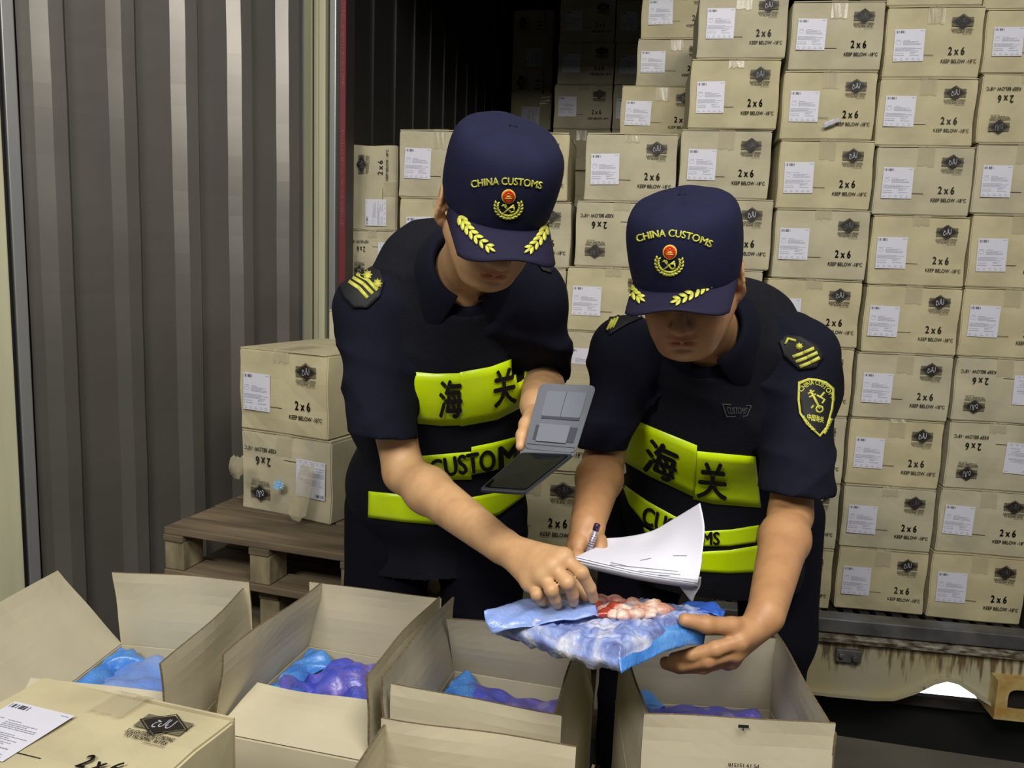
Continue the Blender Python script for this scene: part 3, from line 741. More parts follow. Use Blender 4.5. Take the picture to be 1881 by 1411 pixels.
oS = open_carton('open carton at right with tall right flap and upright front flap', (0.256, 1.700), -2, RZ0, (97, 94, 90, 93), fl=(0.172, 0.18, 0.198, 0.17), seed=40, cut=(0, 0, 0.012, 0))
oT = open_carton('nearest open carton at the bottom centre of the frame', (-0.205, 1.318), -13, RZ0, (90, 80, 90, 92), fl=(0.17, 0.15, 0.16, 0.16), seed=50)
pillow('meat_bag', 'pale blue bag of meat in the far left open carton', oP, 1, FILMT, 0.245, amp=0.016)
pillow('meat_bag', 'crumpled violet-blue bag of meat in the open carton second from left', oQ, 2, FILMD, 0.245, amp=0.04)
pillow('meat_bag', 'violet bag of meat in the open carton under the hands', oR, 3, FILMD, 0.246, x1=0.322, amp=0.02)
pillow('meat_bag', 'dark blue bag of meat in the right-hand open carton', oS, 4, FILMD, 0.276, amp=0.022)
# upside-down stamp and date on the upright front flap of the right-hand carton
fx = MB()
v, f = text2d('PS 19 151518', 0.0095, 0.02); fx.add([(0.178-x, -L-0.004, Hc+0.121-y) for x, y in v], f)
fx.build('printed_stamp', INK, oS, local=True); fx = MB()
v, f = merge2d([rect2d(-0.009, -0.003, 0.009, 0.003), rect2d(-0.001, -0.008, 0.001, -0.003)]); fx.add([(0.172+x, -L-0.005, Hc+0.190+y) for x, y in v], f)
fx.build('flap_notch_mark', INK, oS, local=True)
# lower cartons that carry the opened ones
k = 0
for (o, nm) in ((oP, 'far left open carton'), (oQ, 'open carton second from left'), (oR, 'open carton under the hands'), (oS, 'right-hand open carton'), (oT, 'nearest open carton')):
    a = o.rotation_euler.z; Rm = Matrix.Rotation(a, 3, 'Z'); p = o.location+Rm @ Vector((W/2, -L, 0))
    carton((p.x, p.y, 0.0), a, 'closed carton on the floor carrying the %s' % nm, 'lower cartons in the foreground', 'n', 0.97, (RZ0-0.001)/Hc, 0.97, tape=False)
# closed carton at bottom left, tipped so that its printed end faces up
TL = Vector((-0.711, 1.19, 0.80)); a = math.radians(-16)
# carton-local: front face (-Y) -> up ; carton up (+Z) -> away from camera ; X stays
Rw = Matrix.Rotation(a, 4, 'Z') @ Matrix.Rotation(-PI/2, 4, 'X')
# local origin is base centre: local front top-left corner = (-W/2,-L/2,Hc)
T = Matrix.Translation(TL-(Rw.to_3x3() @ Vector((-W/2, -L/2, Hc)))) @ Rw
cl = carton((0, 0, 0), 0, 'closed carton lying with its printed end upward at the bottom left', 'opened cartons in the foreground', T=T, tape=True)
c0 = T @ Vector((0, 0, Hc/2)); 
Rz = Matrix.Rotation(a, 3, 'Z')
lowp = TL+Rz @ Vector((W/2, -Hc, 0))
T2 = Matrix.Translation(Vector((TL.x, TL.y, 0.3995))-(Rw.to_3x3() @ Vector((-W/2, -L/2, Hc)))) @ Rw
carton((0, 0, 0), 0, 'carton hidden directly under the one with its printed end upward', 'lower cartons in the foreground', T=T2, tape=False)

q = P(690, 600, 2.86)
for k in range(2):
    carton((q.x, q.y, PT+0.001+0.306*(1-k)), math.radians(-9), ('pale carton edge showing between the jamb and the left officer\'s shoulder', 'carton under it on the left pallet behind the officer')[k], GP, 'n', sz=1.195)

# ------------------------------------------------------------------ signed-distance modelling of the figures
class Field:
    def __init__(s, lo, hi, h, coarse=None):
        ax = []
        for k in range(3):
            if k == 2 and coarse:
                zc, hc = coarse; a = np.concatenate([np.arange(lo[2], zc, hc), np.arange(zc, hi[2]+h, h)])
            else: a = np.arange(lo[k], hi[k]+h, h)
            ax.append(a.astype(np.float32))
        s.ax = ax; s.F = np.full([len(a) for a in ax], 1.0, np.float32)
    def block(s, lo, hi):
        sl = []
        for k in range(3):
            i0 = max(0, np.searchsorted(s.ax[k], lo[k])-1); i1 = min(len(s.ax[k]), np.searchsorted(s.ax[k], hi[k])+1)
            if i1 <= i0: return None, None
            sl.append(slice(i0, i1))
        g = (s.ax[0][sl[0]][:, None, None], s.ax[1][sl[1]][None, :, None], s.ax[2][sl[2]][None, None, :])
        return tuple(sl), g
    def add(s, prim, k=0.01, op='u'):
        fn, lo, hi = prim; m = k+0.015
        sl, g = s.block([a-m for a in lo], [b+m for b in hi])
        if sl is None: return
        d = fn(*g).astype(np.float32); A = s.F[sl]
        if op == 'u': h = np.maximum(k-np.abs(A-d), 0)/k; s.F[sl] = np.minimum(A, d)-h*h*k*0.25
        elif op == 's': d = -d; h = np.maximum(k-np.abs(A-d), 0)/k; s.F[sl] = np.maximum(A, d)+h*h*k*0.25
    def clip(s, fn):    # keep fn<0 (whole grid)
        g = (s.ax[0][:, None, None], s.ax[1][None, :, None], s.ax[2][None, None, :])
        s.F = np.maximum(s.F, fn(*g).astype(np.float32))
    def warp(s, fn):
        idx = np.nonzero(np.abs(s.F) < 0.03)
        if len(idx[0]): s.F[idx] += fn(s.ax[0][idx[0]], s.ax[1][idx[1]], s.ax[2][idx[2]]).astype(np.float32)
    def mesh(s):
        F = s.F; I = F < 0
        c = np.zeros([n-1 for n in F.shape], np.uint8)
        for i in (0, 1):
            for j in (0, 1):
                for k in (0, 1):
                    c += I[i:F.shape[0]-1+i, j:F.shape[1]-1+j, k:F.shape[2]-1+k]
        act = (c > 0) & (c < 8); ci = np.argwhere(act); vid = np.full(act.shape, -1, np.int32); vid[act] = np.arange(len(ci))
        acc = np.zeros((len(ci), 3)); cnt = np.zeros(len(ci)); A = s.ax
        for axis in range(3):
            o = [a for a in range(3) if a != axis]
            for p in (0, 1):
                for q in (0, 1):
                    a = ci.copy(); a[:, o[0]] += p; a[:, o[1]] += q; b = a.copy(); b[:, axis] += 1
                    fa = F[a[:, 0], a[:, 1], a[:, 2]]; fb = F[b[:, 0], b[:, 1], b[:, 2]]
                    m = (fa < 0) != (fb < 0); t = np.where(m, fa/np.where(m, fa-fb, 1), 0)
                    pa = np.stack([A[k][a[:, k]] for k in range(3)], 1); pb = np.stack([A[k][b[:, k]] for k in range(3)], 1)
                    acc += np.where(m[:, None], pa+(pb-pa)*t[:, None], 0); cnt += m
        V = acc/np.maximum(cnt, 1)[:, None]; faces = []
        for axis in range(3):
            o = [a for a in range(3) if a != axis]
            sl0 = [slice(None)]*3; sl1 = [slice(None)]*3; sl0[axis] = slice(0, -1); sl1[axis] = slice(1, None)
            a0 = I[tuple(sl0)]; a1 = I[tuple(sl1)]; e = np.argwhere(a0 != a1)
            e = e[(e[:, o[0]] > 0) & (e[:, o[1]] > 0) & (e[:, o[0]] < F.shape[o[0]]-1) & (e[:, o[1]] < F.shape[o[1]]-1)]
            ins = I[e[:, 0], e[:, 1], e[:, 2]]
            q = []
            for (p, r) in ((-1, -1), (0, -1), (0, 0), (-1, 0)):
                x = e.copy(); x[:, o[0]] += p; x[:, o[1]] += r; q.append(vid[x[:, 0], x[:, 1], x[:, 2]])
            q = np.stack(q, 1); flip = ins if axis != 1 else ~ins
            q = np.where(flip[:, None], q, q[:, ::-1]); faces.append(q)
        return V, np.concatenate(faces)
def np_obj(name, V, Fc, m, parent=None, smooth_iter=0):
    if smooth_iter:
        E_ = np.concatenate([Fc[:, [0, 1]], Fc[:, [1, 2]], Fc[:, [2, 3]], Fc[:, [3, 0]]]); n = len(V)
        for _ in range(smooth_iter):
            acc = np.zeros_like(V); cnt = np.bincount(E_.ravel(), minlength=n)[:, None]
            for k in range(3): acc[:, k] = np.bincount(E_[:, 0], V[E_[:, 1], k], n)+np.bincount(E_[:, 1], V[E_[:, 0], k], n)
            V = V*0.5+0.5*acc/np.maximum(cnt, 1)
    me = bpy.data.meshes.new(name); me.vertices.add(len(V)); me.vertices.foreach_set('co', V.astype(np.float32).ravel())
    me.loops.add(len(Fc)*4); me.loops.foreach_set('vertex_index', Fc.astype(np.int32).ravel())
    me.polygons.add(len(Fc)); me.polygons.foreach_set('loop_start', np.arange(0, len(Fc)*4, 4, dtype=np.int32))
    me.polygons.foreach_set('use_smooth', np.ones(len(Fc), bool)); me.update(calc_edges=True); me.validate()
    me.materials.append(m)
    o = bpy.data.objects.new(name, me); COL.objects.link(o)
    if parent is not None: o.parent = parent; o.matrix_parent_inverse = parent.matrix_basis.inverted()
    return o
def cap(a, b, ra, rb, n=None, flat=1.0, e=0.0):
    """tapered capsule; n/flat squeezes it along n; e adds thickness"""
    a = Vector(a); b = Vector(b); ra += e; rb += e; ab = b-a; L2 = max(ab.dot(ab), 1e-9)
    nn = Vector(n).normalized() if n is not None else None
    def fn(X, Y, Z):
        px, py, pz = X-a.x, Y-a.y, Z-a.z
        t = np.clip((px*ab.x+py*ab.y+pz*ab.z)/L2, 0, 1)
        qx, qy, qz = px-ab.x*t, py-ab.y*t, pz-ab.z*t; d2 = qx*qx+qy*qy+qz*qz
        if nn is not None:
            s_ = qx*nn.x+qy*nn.y+qz*nn.z; d2 = d2+s_*s_*(1/flat**2-1)
        d = np.sqrt(d2)-(ra+(rb-ra)*t)
        return d*flat if (nn is not None and flat < 1) else d
    R_ = max(ra, rb); return fn, [min(a[k], b[k])-R_ for k in range(3)], [max(a[k], b[k])+R_ for k in range(3)]
def ell(c, r, Rm=None, e=0.0):
    c = Vector(c); r = [q+e for q in r]; Rt = Rm.transposed() if Rm is not None else Matrix.Identity(3)
    def fn(X, Y, Z):
        x, y, z = X-c.x, Y-c.y, Z-c.z
        u = [(Rt[i][0]*x+Rt[i][1]*y+Rt[i][2]*z) for i in range(3)]
        k0 = np.sqrt(sum((u[i]/r[i])**2 for i in range(3))); k1 = np.sqrt(sum((u[i]/r[i]**2)**2 for i in range(3)))
        return k0*(k0-1)/np.maximum(k1, 1e-6)
    R_ = max(r); return fn, [c[k]-R_ for k in range(3)], [c[k]+R_ for k in range(3)]
def chain(Fd, pts, rad, k=0.006, **kw):
    for i in range(len(pts)-1): Fd.add(cap(pts[i], pts[i+1], rad[i], rad[i+1], **kw), k)

class Head:
    """local frame: x = person's left, y = back, z = up; origin at mid skull"""
    def __init__(s, origin, fwd, roll=0.0, sc=1.0):
        f = Vector(fwd).normalized(); y = -f; x = y.cross(Vector((0, 0, 1))).normalized(); z = x.cross(y).normalized()
        Rr = Matrix.Rotation(roll, 3, f); x = Rr @ x; z = Rr @ z
        s.R = Matrix(((x.x, y.x, z.x), (x.y, y.y, z.y), (x.z, y.z, z.z))); s.o = Vector(origin); s.sc = sc
    def p(s, x, y, z): return s.o+s.R @ (Vector((x, y, z))*s.sc)
    def E(s, c, r, rot=None): return ell(s.p(*c), [q*s.sc for q in r], s.R @ rot if rot is not None else s.R)
    def Cc(s, a, b, ra, rb=None, **k): return cap(s.p(*a), s.p(*b), ra*s.sc, (ra if rb is None else rb)*s.sc, **k)
def rotx(a): return Matrix.Rotation(a, 3, 'X')
def add_head(Fd, h, full=1.0):
    A = Fd.add
    A(h.E((0, .010, .035), (.077, .096, .086)), .02)
    A(h.E((0, -.028, -.040), (.062*full, .064, .074)), .03)
    A(h.E((0, -.052, -.088), (.034*full, .030, .030)), .025)          # chin block
    A(h.E((0, -.074, -.101), (.018, .012, .013)), .018)
    for s_ in (-1, 1):
        A(h.Cc((s_*.060*full, .012, -.045), (s_*.030, -.052, -.095), .020, .018), .03)   # jaw line
        A(h.E((s_*.042, -.062, -.026), (.022*full, .022, .022)), .022)       # cheekbone
        A(h.E((s_*.034, -.064, -.058), (.022*full, .020, .024)), .02)
        A(h.Cc((s_*.012, -.084, .020), (s_*.048, -.068, .018), .010, .009), .014)   # brow ridge
    for s_ in (-1, 1): A(h.E((s_*.032, -.096, -.002), (.019, .015, .013)), .012, 's')   # eye socket
    for s_ in (-1, 1):
        A(h.E((s_*.032, -.070, -.003), (.015, .0145, .0125)), .004)            # lid over eyeball
        A(h.Cc((s_*.019, -.083, -.008), (s_*.045, -.076, -.008), .0022), .003)
    A(h.Cc((0, -.084, .012), (0, -.108, -.030), .0085, .0120), .010)           # nose bridge
    A(h.E((0, -.108, -.036), (.0135, .0125, .0105)), .008)
    for s_ in (-1, 1):
        A(h.E((s_*.0135, -.096, -.039), (.0085, .0110, .0085)), .006)
        A(h.E((s_*.008, -.103, -.048), (.0042, .005, .004)), .003, 's')
    A(h.E((0, -.076, -.066), (.028, .018, .018)), .014)                         # mouth mound
    A(h.Cc((-.018, -.087, -.0625), (.018, -.087, -.0625), .0052), .005)
    A(h.Cc((0, -.093, -.0625), (0, -.093, -.0625), .0056), .007)
    A(h.Cc((-.015, -.087, -.0745), (.015, -.087, -.0745), .0062), .005)
    A(h.Cc((-.024, -.092, -.0685), (.024, -.092, -.0685), .0022), .004, 's')
    A(h.Cc((-.012, -.088, -.0865), (.012, -.088, -.0865), .003), .006, 's')
    for s_ in (-1, 1):      # ears
        rr = Matrix.Rotation(s_*0.35, 3, 'Z') @ rotx(-0.15)
        A(h.Cc((s_*.070, .020, -.002), (s_*.088, .020, -.002), .013, .011), .008)
        A(h.E((s_*.092, .020, .002), (.0085, .0220, .0370), rr), .006)
        A(h.E((s_*.086, .014, -.030), (.0080, .0120, .0130), rr), .006)
        A(h.E((s_*.100, .015, .004), (.0060, .0120, .0220), rr), .005, 's')
        A(h.E((s_*.088, .006, -.006), (.0050, .0050, .0070), rr), .004)
def tint(o, fn):
    me = o.data; n = len(me.vertices); co = np.empty(n*3, np.float32); me.vertices.foreach_get('co', co); co = co.reshape(-1, 3)
    c = np.ones((n, 4), np.float32); fn(co, c); at = me.color_attributes.new('tint', 'FLOAT_COLOR', 'POINT'); at.data.foreach_set('color', c.ravel())
def soft(d, r): return np.clip(1-d/r, 0, 1)**1.3

# ---- cloth folds
def folds(amp, seed, dirs):
    r = random.Random(seed); T = []
    for (d, wl) in dirs:
        d = Vector(d).normalized(); T.append((d, 2*PI/wl, r.uniform(0, 6), Vector([r.uniform(-1, 1) for _ in range(3)]), r.uniform(5, 9)))
    def fn(x, y, z):
        o = 0
        for d, k, ph, q, k2 in T:
            w_ = 0.9*np.sin(k2*(q.x*x+q.y*y+q.z*z)+ph*2); g = np.sin(2.3*k2*(q.z*x-q.y*z+q.x*y)+ph)
            o = o+(1-np.abs(np.sin(0.5*k*(d.x*x+d.y*y+d.z*z)+w_+ph)))**2.2*np.clip(0.35+0.8*g, 0, 1)
        return -amp*o+amp*0.35
    return fn

# ---- decals laid on a real surface: photo-space layout cast on to the cloth
def bvh_of(*objs):
    dg = bpy.context.evaluated_depsgraph_get(); V = []; Fs = []
    for o in objs:
        e = o.evaluated_get(dg); me = e.to_mesh(); n = len(V); mw = o.matrix_world.copy() if o.parent is None else (o.parent.matrix_basis @ o.matrix_parent_inverse @ o.matrix_basis)
        V += [mw @ v.co for v in me.vertices]; Fs += [[i+n for i in p.vertices] for p in me.polygons]; e.to_mesh_clear()
    return BVHTree.FromPolygons(V, Fs)
def cast(bv, px, py, lift):
    d = ray(px, py).normalized(); loc, nrm, i, dist = bv.ray_cast(EYE, d)
    if loc is None: return None
    if nrm.dot(d) > 0: nrm = -nrm
    return loc+(nrm*0.6-d*0.4).normalized()*lift, dist
def decal(name, vf, bv, m, parent, lift=0.0015, thick=0.0, maxjump=0.08, fill=True):
    v, f = vf; out = []; ok = []; last = None; ds_ = []
    for (x, y) in v:
        c = cast(bv, x, y, lift)
        if c is None: out.append(None); ds_.append(None)
        else: out.append(c[0]); ds_.append(c[1])
    good = [d for d in ds_ if d is not None]
    if not good: return None
    med = sorted(good)[len(good)//2]
    vv = [o if o is not None else EYE+ray(*v[i]).normalized()*med for i, o in enumerate(out)]
    ff = [q for q in f if all(ds_[i] is not None for i in q) and max(ds_[i] for i in q)-min(ds_[i] for i in q) < maxjump]
    o = mesh_obj(name, vv, ff, m, parent, smooth=True)
    if thick: sm = o.modifiers.new('s', 'SOLIDIFY'); sm.thickness = thick; sm.offset = 0
    return o
def pline(pl, t):
    """point at parameter t (0..1 by length) on polyline"""
    L_ = [0]
    for a, b in zip(pl, pl[1:]): L_.append(L_[-1]+math.hypot(b[0]-a[0], b[1]-a[1]))
    x = t*L_[-1]
    for i in range(len(pl)-1):
        if x <= L_[i+1] or i == len(pl)-2:
            q = (x-L_[i])/max(L_[i+1]-L_[i], 1e-9); return (pl[i][0]+(pl[i+1][0]-pl[i][0])*q, pl[i][1]+(pl[i+1][1]-pl[i][1])*q)
def band_map(top, bot): 
    return lambda u, v: tuple(a+(b-a)*v for a, b in zip(pline(top, u), pline(bot, u)))
def grid_vf(mp, nu, nv):
    v = [mp(i/nu, j/nv) for j in range(nv+1) for i in range(nu+1)]
    f = [(j*(nu+1)+i, (j+1)*(nu+1)+i, (j+1)*(nu+1)+i+1, j*(nu+1)+i+1) for j in range(nv) for i in range(nu)]
    return v, f
def subdiv(vf, maxlen):
    """triangulate and split long edges of a 2D mesh"""
    v, f = vf; bm = bmesh.new(); bv_ = [bm.verts.new((x, y, 0)) for x, y in v]
    for q in f:
        try: bm.faces.new([bv_[i] for i in q])
        except ValueError: pass
    bmesh.ops.triangulate(bm, faces=bm.faces[:])
    for _ in range(4):
        e = [x for x in bm.edges if x.calc_length() > maxlen]
        if not e: break
        bmesh.ops.subdivide_edges(bm, edges=e, cuts=1); bmesh.ops.triangulate(bm, faces=[q for q in bm.faces if len(q.verts) > 3])
    bm.verts.index_update(); r = [(p.co.x, p.co.y) for p in bm.verts], [tuple(p.index for p in q.verts) for q in bm.faces]; bm.free(); return r
def fit_text(body, weight=0.02):
    v, f = text2d(body, 1, weight); xa = min(p[0] for p in v); xb = max(p[0] for p in v); ya = min(p[1] for p in v); yb = max(p[1] for p in v)
    return [((x-xa)/(xb-xa), 1-(y-ya)/(yb-ya)) for x, y in v], f      # 0..1, y down
def map_text(body, fn, weight=0.02, maxlen=0.05):
    v, f = subdiv(fit_text(body, weight), maxlen); return [fn(x, y) for x, y in v], f
def quad_map(tl, tr, br, bl):
    return lambda u, v: tuple((tl[k]*(1-u)+tr[k]*u)*(1-v)+(bl[k]*(1-u)+br[k]*u)*v for k in (0, 1))
def poly_vf(pts, maxlen=6):
    return subdiv(([tuple(p) for p in pts], [tuple(range(len(pts)))]), maxlen)
def leaf(cx, cy, ang, ln, wd, n=6):
    a = math.radians(ang); v = []
    for i in range(n+1): t = i/n; v.append((ln*(t-0.5), wd/2*math.sin(PI*t)**0.8))
    for i in range(n-1, 0, -1): t = i/n; v.append((ln*(t-0.5), -wd/2*math.sin(PI*t)**0.8))
    return [(cx+x*math.cos(a)-y*math.sin(a), cy+x*math.sin(a)+y*math.cos(a)) for x, y in v], [tuple(range(len(v)))]

# ------------------------------------------------------------------ the officers
def cap_obj(h, owner, label, vl=0.0, dr=.10):
    prof = [(.020, .0925, .107, .004), (.024, .0945, .109, .004), (.045, .0975, .111, .004), (.072, .0990, .112, .003), (.098, .0990, .1100, .003), (.120, .0965, .106, .004), (.137, .0910, .099, .005), (.149, .0790, .085, .006), (.1565, .0570, .062, .007), (.159, .022, .024, .008)]
    n = 48; v = []; f = []
    for i, (z, rx, ry, cy) in enumerate(prof):
        for k in range(n):
            t = 2*PI*k/n; c_, s_ = math.cos(t), math.sin(t); e = 0.92
            x = rx*abs(c_)**e*np.sign(c_); y = cy+ry*abs(s_)**e*np.sign(s_)
            fr_ = max(0, -s_)        # taller stiff front panel
            zz = z+0.010*fr_*min(1, z/.1)*(1 if z > .06 else 0)+0.0012*math.sin(5*t+z*40)+0.0008*math.sin(9*t)
            v.append(h.p(x, y-0.004*fr_, zz))
    for i in range(len(prof)-1):
        for k in range(n): f.append((i*n+k, i*n+(k+1) % n, (i+1)*n+(k+1) % n, (i+1)*n+k))
    f.append(tuple((len(prof)-1)*n+k for k in range(n)))
    c = mesh_obj('cap', v, f, CAPM, owner, True); c['label'] = label
    sm = c.modifiers.new('s', 'SOLIDIFY'); sm.thickness = 0.003; sm.offset = -1; c.modifiers.new('ss', 'SUBSURF').levels = 1; c.modifiers['ss'].render_levels = 1
    v = []; f = []; nu, nv = 36, 10
    for j in range(nv+1):
        q = j/nv
        for i in range(nu+1):
            p = -1+2*i/nu; x = .088*p
            yi = .004-.104*math.sqrt(max(0, 1-(x/.0935)**2)); yo = min(yi-.002, -(.108+.070*(1-abs(p)**3.0)**.55))
            if abs(p) >= .999: yo = yi-.001
            y = yi+(yo-yi)*q; ext = (yi-y)
            z = .033+vl*q-dr*ext*0.9-.030*p*p*(0.25+0.75*q)-0.9*ext*ext
            v.append(h.p(x*(1+.02*q), y, z))
    for j in range(nv):
        for i in range(nu): f.append((j*(nu+1)+i, j*(nu+1)+i+1, (j+1)*(nu+1)+i+1, (j+1)*(nu+1)+i))
    vs = mesh_obj('visor', v, f, VISM, c, True); sm = vs.modifiers.new('s', 'SOLIDIFY'); sm.thickness = 0.0035; sm.offset = 0
    mb = MB(); mb.tube([h.p(0, .008, .160), h.p(0, .008, .166)], [.008, .005], 12); mb.build('top_button', CAPM, c, True)
    return c, vs
def cap_art(c, vs, txt, emb, lv):
    bv = bvh_of(c)
    decal('cap_lettering', txt, bv, EMB, c, .0012, .0012)
    ex, ey, ew, eh, rot = emb     # wreath emblem centre, half width, half height, tilt
    cr, sr = math.cos(rot), math.sin(rot)
    def tr(x, y): return (ex+(x*cr-y*sr)*ew, ey+(x*sr+y*cr)*eh)
    leaves = []
    for s_ in (-1, 1):
        for k in range(9):
            a = math.radians(-20+k*15.5); x = s_*.86*math.cos(a); y = .25+.78*math.sin(a)
            for q in (-1, 1):
                lx, ly = x+s_*q*.10*math.cos(a), y+q*.10*math.sin(a)
                pv, pf = leaf(0, 0, 0, .30, .15); aa = math.atan2(-math.cos(a), s_*math.sin(a))+q*.45*s_
                leaves.append(([tr(lx+px*math.cos(aa)-py*math.sin(aa), ly+px*math.sin(aa)+py*math.cos(aa)) for px, py in pv], pf))
    leaves.append(stroke2dm([(-.5, .95), (-.2, 1.06), (.2, 1.06), (.5, .95)], .14, tr))
    leaves.append(stroke2dm([(-.38, .12), (.30, .78)], .12, tr)); leaves.append(stroke2dm([(.34, .15), (-.34, .74)], .12, tr))
    leaves.append(stroke2dm([(.1, .35), (.38, .3), (.42, .6), (.15, .68)], .09, tr)); leaves.append(stroke2dm([(-.45, .2), (-.2, .12), (-.1, .35)], .09, tr))
    decal('wreath_emblem', merge2d(leaves), bv, EMB, c, .0014, .0012)
    circ = lambda r, ox, oy, n=24: ([tr(ox+r*math.cos(2*PI*k/n), oy+r*1.05*math.sin(2*PI*k/n)) for k in range(n)], [tuple(range(n))])
    decal('badge_rim', subdiv(circ(.50, 0, -.50), 5), bv, GOLDM, c, .0022, .001)
    decal('badge_disc', subdiv(circ(.41, 0, -.50), 5), bv, RED, c, .0030, .001)
    g = [stroke2dm([(-.22, -.36), (.22, -.36)], .07, tr), stroke2dm([(-.16, -.47), (.16, -.47)], .07, tr), stroke2dm([(-.1, -.54), (.1, -.54)], .05, tr)]
    for (sx_, sy_, r_) in ((0, -.72, .07), (-.18, -.66, .035), (.18, -.66, .035), (-.1, -.60, .03), (.1, -.60, .03)):
        st = [(sx_+(r_ if k % 2 == 0 else r_*.42)*math.cos(PI*k/5-PI/2), sy_+(r_ if k % 2 == 0 else r_*.42)*math.sin(PI*k/5-PI/2)) for k in range(10)]
        g.append(([tr(x, y) for x, y in st], [tuple(range(10))]))
    decal('badge_relief', merge2d(g), bv, GOLDM, c, .0036, .0006)
    bv2 = bvh_of(vs)
    for nm, (p0, p1, p2, n) in lv.items():
        L_ = []
        for k in range(n):
            t = (k+.5)/n; a = (1-t)**2; b = 2*t*(1-t); d_ = t*t
            x = a*p0[0]+b*p1[0]+d_*p2[0]; y = a*p0[1]+b*p1[1]+d_*p2[1]
            tx = 2*(1-t)*(p1[0]-p0[0])+2*t*(p2[0]-p1[0]); ty = 2*(1-t)*(p1[1]-p0[1])+2*t*(p2[1]-p1[1]); ang = math.degrees(math.atan2(ty, tx))+180
            for s_ in (-1, 1):
                aa = math.radians(ang+s_*90); L_.append(leaf(x+4.5*math.cos(aa), y+4.5*math.sin(aa), ang+s_*(-32), 19-4*t, 7.6-1.5*t))
        tx, ty = p2[0]-p1[0], p2[1]-p1[1]; L_.append(leaf(p2[0], p2[1], math.degrees(math.atan2(ty, tx)), 15, 5))
        for k_, (lv_, lf_) in enumerate(L_):
            decal('laurel_leaf', subdiv((lv_, lf_), 8), bv2, EMB, vs, .0034, .0012) 
def stroke2dm(pts, w, tr):
    v, f = stroke2d(pts, w); return [tr(x, y) for x, y in v], f
def arc_text(body, pts, hgt, weight=0.02):
    """pts: three photo points of the baseline arc"""
    (x0, y0), (x1, y1), (x2, y2) = pts
    def fn(u, v):
        a, b, c_ = (1-u)**2, 2*u*(1-u), u*u; bx, by = 2*x1-(x0+x2)/2, 2*y1-(y0+y2)/2
        x = a*x0+b*bx+c_*x2; y = a*y0+b*by+c_*y2; tx = 2*(1-u)*(bx-x0)+2*u*(x2-bx); ty = 2*(1-u)*(by-y0)+2*u*(y2-by); l = math.hypot(tx, ty)
        return (x+ty/l*hgt*(1-v), y-tx/l*hgt*(1-v))
    return map_text(body, fn, weight, 0.2)
def star8(x, y, r): return [(x+(r if k % 2 == 0 else r*.62)*math.cos(PI*k/8), y+(r if k % 2 == 0 else r*.62)*math.sin(PI*k/8)) for k in range(16)], [tuple(range(16))]
def hand(Fd, wrist, palm_pts, fingers, thumb, rf=.0108, palm_r=.0165, n=None):
    for i, mpt in enumerate(palm_pts):
        Fd.add(cap(wrist, mpt, .024, palm_r-.001*(i == 3)), .014)
    for i in range(3): Fd.add(cap(palm_pts[i], palm_pts[i+1], palm_r-.002, palm_r-.002), .01)
    for i, fg in enumerate(fingers):
        s_ = (1.0, 1.03, .98, .86)[i]; R_ = [rf*s_*1.08, rf*s_*1.06, rf*s_*.96, rf*s_*.84][:len(fg)+1]
        pts = [palm_pts[i]]+fg; chain(Fd, pts, R_+[rf*s_*.8]*(len(pts)-len(R_)), .0035)
        Fd.add(ell(fg[0], [rf*s_*1.12]*3), .004)
    chain(Fd, thumb, [.020, .0150, rf*1.18, rf*.98][:len(thumb)], .008)

def leg_pts(p, dx, y): return Vector((p.x+dx, p.y, p.z-.08)), Vector((p.x+dx*1.12, y, .50)), Vector((p.x+dx*1.15, y+.03, .09))

